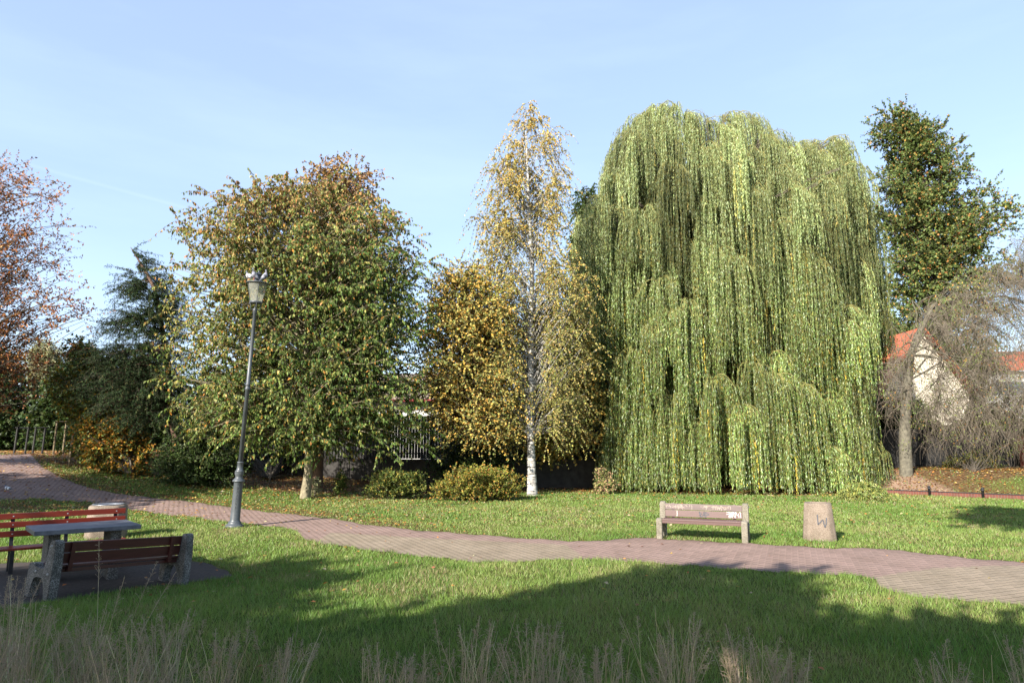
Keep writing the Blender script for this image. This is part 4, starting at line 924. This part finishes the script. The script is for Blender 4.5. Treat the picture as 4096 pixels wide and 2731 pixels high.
    # leaves
    cnt = np.maximum((SL/.048).astype(int), 4); si = np.repeat(np.arange(n), cnt); q = rng.random(len(si)); q7 = q*7; i0 = np.minimum(q7.astype(int), 6); fr2 = (q7-i0)[:, None]
    P = ST[si, i0]*(1-fr2)+ST[si, i0+1]*fr2; m = len(P)
    az = rng.uniform(0, 2*PI, m); spd = rng.uniform(.12, .75, m); D = np.stack([np.cos(az)*spd, np.sin(az)*spd, -np.ones(m)], -1)
    Nr = rand3(m)*.6+np.stack([np.cos(az), np.sin(az), .35+0*az], -1)
    C = pal(m, [(.14, .215, .055), (.205, .285, .08), (.105, .165, .042), (.34, .40, .24), (.36, .33, .08)], [4, 4, 3, 2.6, 1.2], .15)
    ys = rng.random(n) < .035; k = ys[si] & (q > .3); C[k] = pal(k.sum(), [(.48, .40, .06), (.5, .34, .05)])
    up = np.clip((P[:, 2]-6)/8, 0, 1)[:, None]*.45; C = C*(1-up)+np.array([[.35, .40, .22]])*up*rng.uniform(.7, 1.2, (m, 1))  # upper leaves blended paler: highlight on the crown top put into their colour
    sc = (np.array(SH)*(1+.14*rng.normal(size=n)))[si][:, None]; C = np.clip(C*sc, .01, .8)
    L = rng.uniform(.10, .175, m)
    V, F, Cc = leafquads(P, D, Nr, L, L*.2, C, .08)
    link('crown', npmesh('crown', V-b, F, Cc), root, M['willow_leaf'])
willow()
# broken willow branch lying on the grass at its right foot
tree('fallen_branch', 'broken leafy willow branch lying on the grass at the right of the willow', 'branch', (1990, 1150),
     [(1108, 1960, 2000), (1118, 1930, 2040), (1140, 1920, 2055), (1152, 1920, 2055)], lambda P, h, m: pal(m, [(.16, .22, .06), (.24, .28, .09), (.34, .32, .08), (.10, .16, .03)]), n=110, tw=7, lv=20, tl=.5, leaf=(.12, .024), hang=1.0, droop=.5, tr=.03, bark='twig_gold', twigm='twig_gold', lm='willow_leaf', yr=.35, shell=.6, toptrunk=.3, limb=.01)
# ------------------------------------------------------------------ bare weeping tree at the right
def bare():
    global rng
    rng = np.random.default_rng(5)
    b = Gd(2082, 1096); Y = b[1]+.3
    root = empty('weeping_tree', b, 'nearly bare weeping tree with tangled grey twigs at the right', 'tree')
    prof = [(520, 2300, 2420), (580, 2240, 2480), (640, 2150, 2500), (700, 2060, 2520), (780, 2020, 2520), (860, 1985, 2520), (930, 1975, 2520), (990, 2040, 2500), (1030, 2110, 2480)]
    Cp, x0, rad, (z, xc, rr) = crown_points(prof, Y, 620, .3, .62, .6)
    TP = np.array([PY(u*K, v*K, Y) for u, v in [(2082, 1096), (2078, 1000), (2082, 900), (2090, 820), (2112, 760), (2145, 700)]]); TP[0, 2] = b[2]-.15
    tt = np.linspace(0, 1, 14); TP = np.stack([np.interp(tt, np.linspace(0, 1, len(TP)), TP[:, k]) for k in range(3)], -1)
    parts = [tubes(TP[None], np.linspace(.30, .1, 14)[None], 12)]
    ml = []
    for i in range(15):
        a = TP[rng.integers(6, 14)]; e = Cp[rng.integers(len(Cp))]+np.array([0, 0, .6]); t = np.linspace(0, 1, 9)[:, None]; c1 = (a+e)/2+np.array([0, 0, .8])+rng.normal(size=3)*.9; ml.append((1-t)**2*a+2*t*(1-t)*c1+t*t*e+np.sin(t*9+i)*t*(1-t)*rng.normal(size=3)*.7)
    ml = np.array(ml); parts.append(tubes(ml, np.linspace(.045, .008, 9)[None], 6)); mp_ = ml.reshape(-1, 3)
    cn = []
    for c in Cp:
        j = np.argmin(np.linalg.norm(mp_-c, axis=1)); a = mp_[j]; t = np.linspace(0, 1, 6)[:, None]; c1 = (a+c)/2+np.array([0, 0, .35])+rng.normal(size=3)*.12; cn.append((1-t)**2*a+2*t*(1-t)*c1+t*t*c)
    cn = np.array(cn); parts.append(tubes(cn, np.linspace(.018, .008, 6)[None], 5))
    V, F = merge(parts); link('trunk', npmesh('trunk', V-b, F, None, True), root, M['bark_grey'])
    ci = np.repeat(np.arange(len(cn)), 12); S0 = cn[ci, rng.integers(1, 6, len(ci))]; m = len(ci)
    D = nrm(rng.normal(size=(m, 3))*np.array([1, 1, .5])); L = rng.uniform(.5, 1.9, m)[:, None, None]; s = np.linspace(0, 1, 10)[None, :, None]
    TW = S0[:, None]+D[:, None]*L*.55*np.sin(s*2.0)+np.array([0, 0, -1])*L*.95*s**1.6+rng.normal(size=(m, 1, 3))*.04*np.sin(s*9)
    TW += nrm(rng.normal(size=(m, 1, 3))*np.array([1, 1, .6])+np.array([0, 0, .35]))*(L*.42*np.clip(s-.55, 0, 1)**1.3*1.6)
    TW[:, :, 2] = np.maximum(TW[:, :, 2], hz(TW[:, :, 0], TW[:, :, 1])+.15)
    V, F = tubes(TW, np.linspace(.007, .003, 10)[None], 3); link('twigs', npmesh('twigs', V-b, F), root, M['twig_grey'])
    k = rng.choice(m, 1500); q = TW[k, rng.integers(2, 9, 1500)]; P = np.repeat(q, 9, 0)+rng.normal(size=(13500, 3))*.13
    P = P[(P[:, 2] > 1.6)]
    V, F, C = leafquads(P, rand3(len(P)), rand3(len(P)), .08, .05, pal(len(P), [(.14, .18, .05), (.2, .22, .07), (.4, .2, .05)], [4, 3, .8]), .1)
    link('crown', npmesh('crown', V-b, F, C), root, M['leaf'])
bare()

# ------------------------------------------------------------------ houses, fences
def house(label, x0, x1, y0, y1, z0, ze, zr, wall, roof, wins=(), over=.4, ridge='x', gut=None):
    r = empty('house', ((x0+x1)/2, y0, z0), label, 'house'); ox, oy, oz = (x0+x1)/2, y0, z0
    bm = bmesh.new(); box(bm, x0-ox, x1-ox, 0, y1-y0, -.3, ze-z0)
    if ridge == 'y':   # gable faces the viewer
        pr = [(x0-ox, ze-z0), (0, zr-z0-.1), (x1-ox, ze-z0)]
        a = [bm.verts.new((x, .0, z)) for x, z in pr]; b = [bm.verts.new((x, y1-y0, z)) for x, z in pr]
        bm.faces.new(a); bm.faces.new(b[::-1])
    bm_obj('wall', bm, wall, r)
    bm = bmesh.new(); th = .18
    if ridge == 'x':
        e0, e1 = -over, y1-y0+over; mdy = (y1-y0)/2
        sec = [(e0, ze-z0), (mdy, zr-z0), (e1, ze-z0), (e1, ze-z0+th), (mdy, zr-z0+th), (e0, ze-z0+th)]
        a = [bm.verts.new((x0-ox-over, y, z+.004)) for y, z in sec]; b = [bm.verts.new((x1-ox+over, y, z+.004)) for y, z in sec]
    else:
        sec = [(x0-ox-over, ze-z0-.1), (0, zr-z0), (x1-ox+over, ze-z0-.1), (x1-ox+over, ze-z0-.1+th), (0, zr-z0+th), (x0-ox-over, ze-z0-.1+th)]
        a = [bm.verts.new((x, -over, z+.004)) for x, z in sec]; b = [bm.verts.new((x, y1-y0+over, z+.004)) for x, z in sec]
    n = 6
    for i in range(n): bm.faces.new((a[i], a[(i+1) % n], b[(i+1) % n], b[i]))
    for f in ((a[0], a[1], a[4], a[5]), (a[1], a[2], a[3], a[4]), (b[0], b[1], b[4], b[5]), (b[1], b[2], b[3], b[4])): bm.faces.new(f)
    bmesh.ops.recalc_face_normals(bm, faces=bm.faces); bm_obj('roof', bm, roof, r)
    if gut:
        V, F = tubes(np.array([[(x0-ox-over, -over-.07, ze-z0+.02), (x1-ox+over, -over-.07, ze-z0+.02)]]), .08, 8); link('gutter', npmesh('gutter', V, F, None, True), r, gut)
    for (wx, wz, ww, wh) in wins:
        bm = bmesh.new(); box(bm, wx-ox-ww/2-.06, wx-ox+ww/2+.06, -.05, .02, wz-oz-.06, wz-oz+wh+.06); w = bm_obj('window', bm, M['wall_white'], r)
        bm = bmesh.new(); box(bm, wx-ox-ww/2, wx-ox+ww/2, -.056, -.051, wz-oz, wz-oz+wh); bm_obj('pane', bm, M['window'], w)
    return r
def X_(u, Y): return (u*K-2048)/FX*Y*1.0
def Zp(v, Y): return PY(2048, v*K, Y)[2]
# white bungalow behind the fence
hy = 46
house('white rendered bungalow with brown roof and red gutter behind the dark fence', X_(600, hy), X_(1120, hy), hy, hy+9, 1.0, Zp(922, hy), Zp(862, hy+4), M['wall_white'], M['roof_brown'], [(X_(700, hy), 2.4, 1.4, 1.2)], .7, 'x', M['gutter'])
gy_ = 40.5
house('flat white garage box just above the fence top', X_(968, gy_), X_(1096, gy_), gy_, gy_+3.5, .8, Zp(962, gy_), Zp(960, gy_)+.02, M['wall_white'], M['wall_white'], (), .02)
# houses at the right
yA = 50
house('cream gabled house with orange roof behind the bare weeping tree', X_(2030, yA), X_(2225, yA), yA, yA+11, 1.0, Zp(905, yA), Zp(758, yA), M['wall_cream'], M['roof_orange'], (), .5, 'y')
yB = 66
house('white house with bright orange roof at the right edge', X_(2262, yB), X_(2480, yB), yB, yB+10, 1.0, Zp(852, yB), Zp(808, yB+4), M['wall_white'], M['roof_orange'], [(X_(2300, yB), Zp(905, yB), 1.6, 1.2), (X_(2335, yB), Zp(905, yB), 1.6, 1.2)], .5, 'x')
yC = 78
house('dark slate-roofed house glimpsed between willow and oak', X_(1940, yC), X_(2075, yC), yC, yC+9, 1.0, Zp(772, yC), Zp(722, yC+4), M['wall_cream'], M['roof_dark'], (), .4, 'x', M['roof_orange'])
# concrete wall and slatted fence in the middle
def fence(label, x0, x1, y, z0, zw, zf, step=.145, slat=.133):
    r = empty('slat_fence', ((x0+x1)/2, y, z0), label, 'fence'); ox = (x0+x1)/2
    n = int((x1-x0)/step); V, F = [], []
    for i in range(n):
        a = x0+i*step-ox; k = len(V)
        for (dx, dy) in ((0, 0), (slat, 0), (slat, .02), (0, .02)):
            V.append((a+dx, dy, zw-z0+.03)); V.append((a+dx, dy, zf-z0))
        for j in range(4): F.append([k+2*j, k+2*((j+1) % 4), k+2*((j+1) % 4)+1, k+2*j+1])
        F.append([k+1, k+3, k+5, k+7])
    link('slats', npmesh('slats', np.array(V), np.array(F)), r, M['fence_dark'])
    for x in np.arange(x0, x1+.1, 2.5):
        bm = bmesh.new(); box(bm, x-ox-.05, x-ox+.05, .022, .12, -.2, zf-z0+.05); bm_obj('post', bm, M['fence_dark'], r)
    for z in (zw-z0+.25, zf-z0-.25):
        bm = bmesh.new(); box(bm, x0-ox, x1-ox, .0205, .06, z, z+.06); bm_obj('rail', bm, M['fence_dark'], r)
    return r
fy = 34.5
zw = Zp(1057, fy); zf = Zp(955, fy); xf0, xf1 = X_(540, fy), X_(1500, fy)
wl = empty('garden_wall', ((xf0+xf1)/2, fy-.12, 0), 'low dark concrete wall with white letters under the slat fence', 'wall')
bm = bmesh.new(); box(bm, (xf0-xf1)/2, (xf1-xf0)/2, 0, .25, -.3, zw, .01); wb = bm_obj('wall_panel', bm, M['wall_conc'], wl)
bm = bmesh.new(); box(bm, (xf0-xf1)/2-.02, (xf1-xf0)/2+.02, -.04, .29, zw+.003, zw+.06, .01); bm_obj('coping', bm, M['wall_conc'], wl)
for x in np.arange(xf0, xf1, 2.9):
    bm = bmesh.new(); box(bm, x-(xf0+xf1)/2-.14, x-(xf0+xf1)/2+.14, -.05, -.002, -.3, zw, .01); bm_obj('pier', bm, M['wall_conc'], wl)
SNX = [[(600, 300), (200, 345), (230, 390), (700, 670), (170, 720)], [(790, 690), (785, 290), (1040, 735), (1045, 340)], [(1180, 320), (1490, 790)], [(1510, 300), (1120, 780)]]
def onwall(q):
    u = 1020+q[0]/2352*240; v = 1820+q[1]/1176*120; p = PY(u, v, fy-.12); return (p[0]-(xf0+xf1)/2, -.004, p[2])
V, F = ribbons(SNX, 36, onwall); link('spray_letters', npmesh('spray_letters', V, F), wb, M['white_paint'])
fence('dark vertical slat fence on the concrete wall in front of the white house', xf0, xf1, fy, 0.3, zw+.06, zf)
# dark and red-brown board fences at the right
def board_fence(label, x0, x1, y, z0, z1, mat):
    r = empty('board_fence', ((x0+x1)/2, y, z0), label, 'fence'); ox = (x0+x1)/2; bm = bmesh.new(); x = x0
    while x < x1: box(bm, x-ox, x-ox+.13, 0, .022, .03, z1-z0+rng.uniform(-.01, .01)); x += .135
    bm_obj('boards', bm, mat, r); bm = bmesh.new(); box(bm, x0-ox, x1-ox, .024, .07, .4, .5); box(bm, x0-ox, x1-ox, .024, .07, z1-z0-.4, z1-z0-.3); bm_obj('rail', bm, mat, r)
    for x in np.arange(x0, x1+.1, 2.4):
        bm = bmesh.new(); box(bm, x-ox-.05, x-ox+.05, .072, .17, -.2, z1-z0+.05); bm_obj('post', bm, mat, r)
by = 37.0
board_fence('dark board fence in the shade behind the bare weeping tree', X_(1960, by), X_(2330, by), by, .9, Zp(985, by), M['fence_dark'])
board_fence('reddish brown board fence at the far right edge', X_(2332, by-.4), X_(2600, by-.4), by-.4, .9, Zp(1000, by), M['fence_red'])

# low brick edging with iron rail posts
r = empty('brick_edging', (*EA, 0), 'low red brick edging with black rail below the woodchip bank', 'edging')
Le = 12.5; s = np.linspace(-.6, Le, 60); pts = EA[None]+ED[None]*s[:, None]; hh = np.array([float(hz(*p)) for p in pts])
V, F, UV = [], [], []
def strip(o0, o1, zl, zh):
    V = []; 
    for p, h_ in zip(pts, hh):
        for (o, z) in ((o0, zl), (o0, zh), (o1, zh), (o1, zl)): V.append((p[0]+EN[0]*o-EA[0], p[1]+EN[1]*o-EA[1], z))
    F = [[i*4+j, (i+1)*4+j, (i+1)*4+(j+1) % 4, i*4+(j+1) % 4] for i in range(len(pts)-1) for j in range(4)]
    return np.array(V), np.array(F)
V, F = strip(0, .11, -.1, .17); me = npmesh('brickwork', V, F); uv = me.uv_layers.new(name='UVMap')
for l in me.loops:
    vi = l.vertex_index; uv.data[l.index].uv = (s[vi//4], V[vi][2]+.2)
link('brickwork', me, r, M['brick'])
V, F = strip(-.012, .125, .173, .205); link('rail', npmesh('rail', V, F), r, M['black_metal'])
for u_, v_ in ((3526, 1962), (3710, 1985), (3915, 1997), (4180, 2012)):
    q = G(u_, v_); t = float(np.dot(q[:2]-EA, ED)); p = EA+ED*t-EN*.06
    bm = bmesh.new(); lathe(bm, [(.05, -.1), (.05, .30), (.065, .305), (.065, .335), (.05, .34), (.05, .37), (.062, .375), (.06, .40), (.03, .425), (.001, .43)], 14, Matrix.Translation((p[0]-EA[0], p[1]-EA[1], 0)))
    bm_obj('post', bm, M['black_metal'], r, True)

# tree stakes: round posts joined at the top, round young saplings
def stakes(us, vb, vt, label, bars=True, mt='stake'):
    P = [G(u*1.0, v) for u, v in us]; c = sum(P)/len(P); r = empty('tree_stakes', c, label, 'tree stakes')
    tops = []
    for p in P:
        h_ = PY(2048, vt, p[1])[2]; V, F = tubes(np.array([[(p[0], p[1], p[2]-.1), (p[0]+.02, p[1], (p[2]+h_)/2), (p[0]+.04, p[1], h_)]])-c, .045, 10); link('stake', npmesh('stake', V, F, None, True), r, M[mt]); tops.append(np.array([p[0]+.04, p[1], h_-.04]))
    if bars:
        for a, b in zip(tops, tops[1:]):
            d = nrm(b-a)*.1; V, F = tubes((np.array([[a-d, b+d]])-c), .035, 8); link('crossbar', npmesh('crossbar', V, F, None, True), r, M[mt])
stakes([(212, 1820), (250, 1819)], 1820, 1683, 'pair of wooden stakes joined by a crossbar at the path bend')
stakes([(276, 1863), (308, 1860)], 1860, 1740, 'two bare wooden stakes standing in the grass by the yellow tree', False)
stakes([(56, 1815), (100, 1815)], 1815, 1708, 'pair of stakes with painted-in shade and crossbar beyond the path end', True, 'fence_dark')  # both far pairs take the dark fence colour, which paints in their shade
stakes([(130, 1815), (168, 1815)], 1815, 1707, 'stakes with painted-in shade and crossbar right beside the far left pair', True, 'fence_dark')

# ------------------------------------------------------------------ dry ornamental grasses in front
def clump_meshes(h, ns, nb, seed, heads):
    g = np.random.default_rng(seed)
    az = g.uniform(0, 2*PI, ns); sp_ = g.uniform(.02, .34, ns)*h; L = h*g.uniform(.55, 1.05, ns); s = np.linspace(0, 1, 6)[None]
    b0 = g.normal(size=(ns, 2))*.07
    X = b0[:, :1]+np.cos(az)[:, None]*sp_[:, None]*s**1.6; Y = b0[:, 1:]+np.sin(az)[:, None]*sp_[:, None]*s**1.6; Z = L[:, None]*s
    P = np.stack([X, Y, Z], -1); V, F = tubes(P, np.linspace(.0026, .0011, 6)[None], 3); stem = npmesh('stems', V, F, np.repeat(pal(ns, [(.54, .44, .27), (.40, .32, .2), (.64, .55, .38)]), 18, 0))
    # arching leaves
    az = g.uniform(0, 2*PI, nb); Lb = h*g.uniform(.4, .85, nb); rad_ = g.uniform(.25, .8, nb)*Lb; n = 6; s = np.linspace(0, 1, n)[None]; b0 = g.normal(size=(nb, 2))*.09
    X = b0[:, :1]+np.cos(az)[:, None]*rad_[:, None]*s**1.5; Y = b0[:, 1:]+np.sin(az)[:, None]*rad_[:, None]*s**1.5; Z = Lb[:, None]*(s-.38*s**3)
    P = np.stack([X, Y, Z], -1); sd = np.stack([-np.sin(az), np.cos(az), 0*az], -1)[:, None]*(.0027*(1-s**2*.9))[:, :, None]
    V = np.stack([P-sd, P+sd], 2).reshape(-1, 3); i = (np.arange(nb)[:, None]*n*2+np.arange(n-1)[None]*2).ravel(); F = np.stack([i, i+1, i+3, i+2], -1)
    blade = npmesh('blades', V, F, np.repeat(pal(nb, [(.30, .23, .15), (.42, .34, .23), (.09, .13, .05), (.22, .16, .11)], [3, 3, 1.3, 2]), 2*n, 0))
    # feathery seed heads near stem tips
    pts = []; dr = []
    k = g.choice(ns, max(1, int(ns*heads)), replace=False); base = np.stack([Xs for Xs in (0*k,)], -1)
    return stem, blade, k
def clump(x, y, h, ns, nb, seed, label, heads=.5):
    g = np.random.default_rng(seed)
    r = empty('dry_grass', (x, y, float(hz(x, y))), label, 'ornamental grass', g.uniform(0, 6), 'dry grass clumps in front of the lawn')
    stem, blade, k = clump_meshes(h, ns, nb, seed, heads)
    link('stems', stem, r, M['straw']); link('blades', blade, r, M['straw'])
    co = np.empty(len(stem.vertices)*3, dtype=np.float32); stem.vertices.foreach_get('co', co); co = co.reshape(ns, 18, 3)
    tip = co[k, -1]; prev = co[k, -6]
    nh = 44; T0 = np.repeat(tip, nh, 0); Dn = nrm(np.repeat(tip-prev, nh, 0)); f = g.random(len(T0))
    P = T0-Dn*(f*h*.24)[:, None]; D = nrm(Dn*.7+rand3(len(P))*.65+np.array([0, 0, .1])); L = (.02+.07*f*g.random(len(P)))
    V, F = tubes(np.stack([P, P+D*L[:, None]*.6, P+D*L[:, None]-np.array([0, 0, .008])], 1), np.array([[.0006, .0008, .0018]]), 3)
    link('seed_heads', npmesh('seed_heads', V, F, np.full((len(V), 3), (.42, .33, .24))), r, M['straw'])
CL = [(10, 4.6, 1.05, 60, 90, 'feathery dry grass clump in the bottom left corner'), (95, 5.0, 1.15, 45, 80, 'dry grass clump second from the left corner'),
      (215, 5.2, 1.0, 60, 110, 'bushy brown grass clump below the near bench end'), (300, 4.7, 1.05, 60, 110, 'bushy brown grass clump under the middle of the near bench'), (400, 5.0, 1.05, 60, 110, 'reddish brown grass clump left of the tall lamp base'),
      (520, 4.9, .9, 40, 80, 'low thin grass clump below the lamp base'), (660, 5.2, .85, 30, 60, 'short sparse grass clump between lamp and cherry'), (1080, 4.8, 1.05, 50, 60, 'straw coloured fan of stalks left of the picture middle'),
      (1235, 4.7, 1.08, 60, 70, 'upright straw stalks right of the picture middle'), (1375, 4.7, .93, 55, 110, 'greyish tufted clump with green blades under the far bench'), (1545, 4.9, 1.12, 55, 60, 'wide spreading straw stalks below the far bench'),
      (1700, 4.8, .98, 45, 60, 'thin straw clump below the litter bin side of the lawn'), (1790, 4.8, .9, 30, 50, 'small straw clump right of the spreading stalks'), (2150, 5.0, .85, 25, 30, 'few leaning stalks at the lower right'), (2330, 5.0, .9, 30, 50, 'straw clump in the bottom right corner'),
      (880, 4.9, .85, 30, 50, 'short clump in the gap below the cherry tree'), (960, 4.7, .86, 35, 60, 'short clump beside the straw fan')]
for i, (u, y, h, ns, nb, lab) in enumerate(CL): clump(X_(u, y)*.97, y, h*.79, int(ns*1.2), int(nb*1.5), 100+i, lab)
clump(X_(262, 5.3)*.97, 5.3, 1.32, 5, 0, 500, 'few very tall seed stalks in front of the near bench', 1.)
clump(X_(70, 6.3), 6.3, .85, 26, 30, 501, 'wispy seed grass by the left foot of the near bench', 1.)

# ------------------------------------------------------------------ trees behind the camera that shade the foreground
def shade_tree(x, y, h, r, zb, label, n=170, lv=14, colf=c_hazel, tl=1.1, name='park_tree', squash=1.):
    b = np.array([x, y, float(hz(x, y))]); zs = np.linspace(zb, h, 7); rr = r*np.sqrt(np.clip(1-((zs-(zb+h)/2)/((h-zb)/2*1.06))**2, .05, 1))
    global prof_world
    keep = prof_world
    prof_world = lambda p, Y: (zs, np.full(7, x), rr)
    tree(name, label, 'tree', tuple(b), None, colf, Y=y, n=n, tw=8, lv=lv, tl=tl, leaf=(.26, .2), hang=.4, droop=.2, tr=.25, shell=.6, yr=1*squash, group='trees behind the photographer')
    prof_world = keep
def from_shadow(gx_, gy_, z):   # point above which a crown at height z throws its shade on ground (gx, gy)
    t = z/math.tan(SUN_EL); return gx_-math.sin(SUN_AZ+PI)*t, gy_-math.cos(SUN_AZ+PI)*t
for (sx_, sy_, zc, r, rz, n, lab) in [(-6.9, 8.3, 8.5, 3.9, 1.9, 520, 'tree behind the photographer shading the near bench'), (-1.9, 5.2, 8, 3.1, 2.0, 170, 'tree behind the photographer shading the lawn middle'), (-5.6, 4.6, 6.5, 3.2, 1.6, 260, 'low tree behind the photographer shading the tall grass'),
      (1.9, 8.7, 9, 2.3, 1.7, 80, 'slim tree behind the photographer shading the lawn right of the middle'), (3.9, 6.0, 7, 1.5, 1.2, 60, 'small tree behind the photographer shading the lower right lawn'), (14.9, 20.3, 12.5, 2.2, 1.6, 60, 'tall tree right behind the photographer shading the right bank')]:
    x, y = from_shadow(sx_, sy_, zc); shade_tree(x, y, zc+rz, r, zc-rz, lab, n)
x, y = from_shadow(-16.5, 24.5, 7.5); shade_tree(x, y, 10.5, 5.2, 4.5, 'half bare tree off the left side shading the path', 300, 8, c_beech)
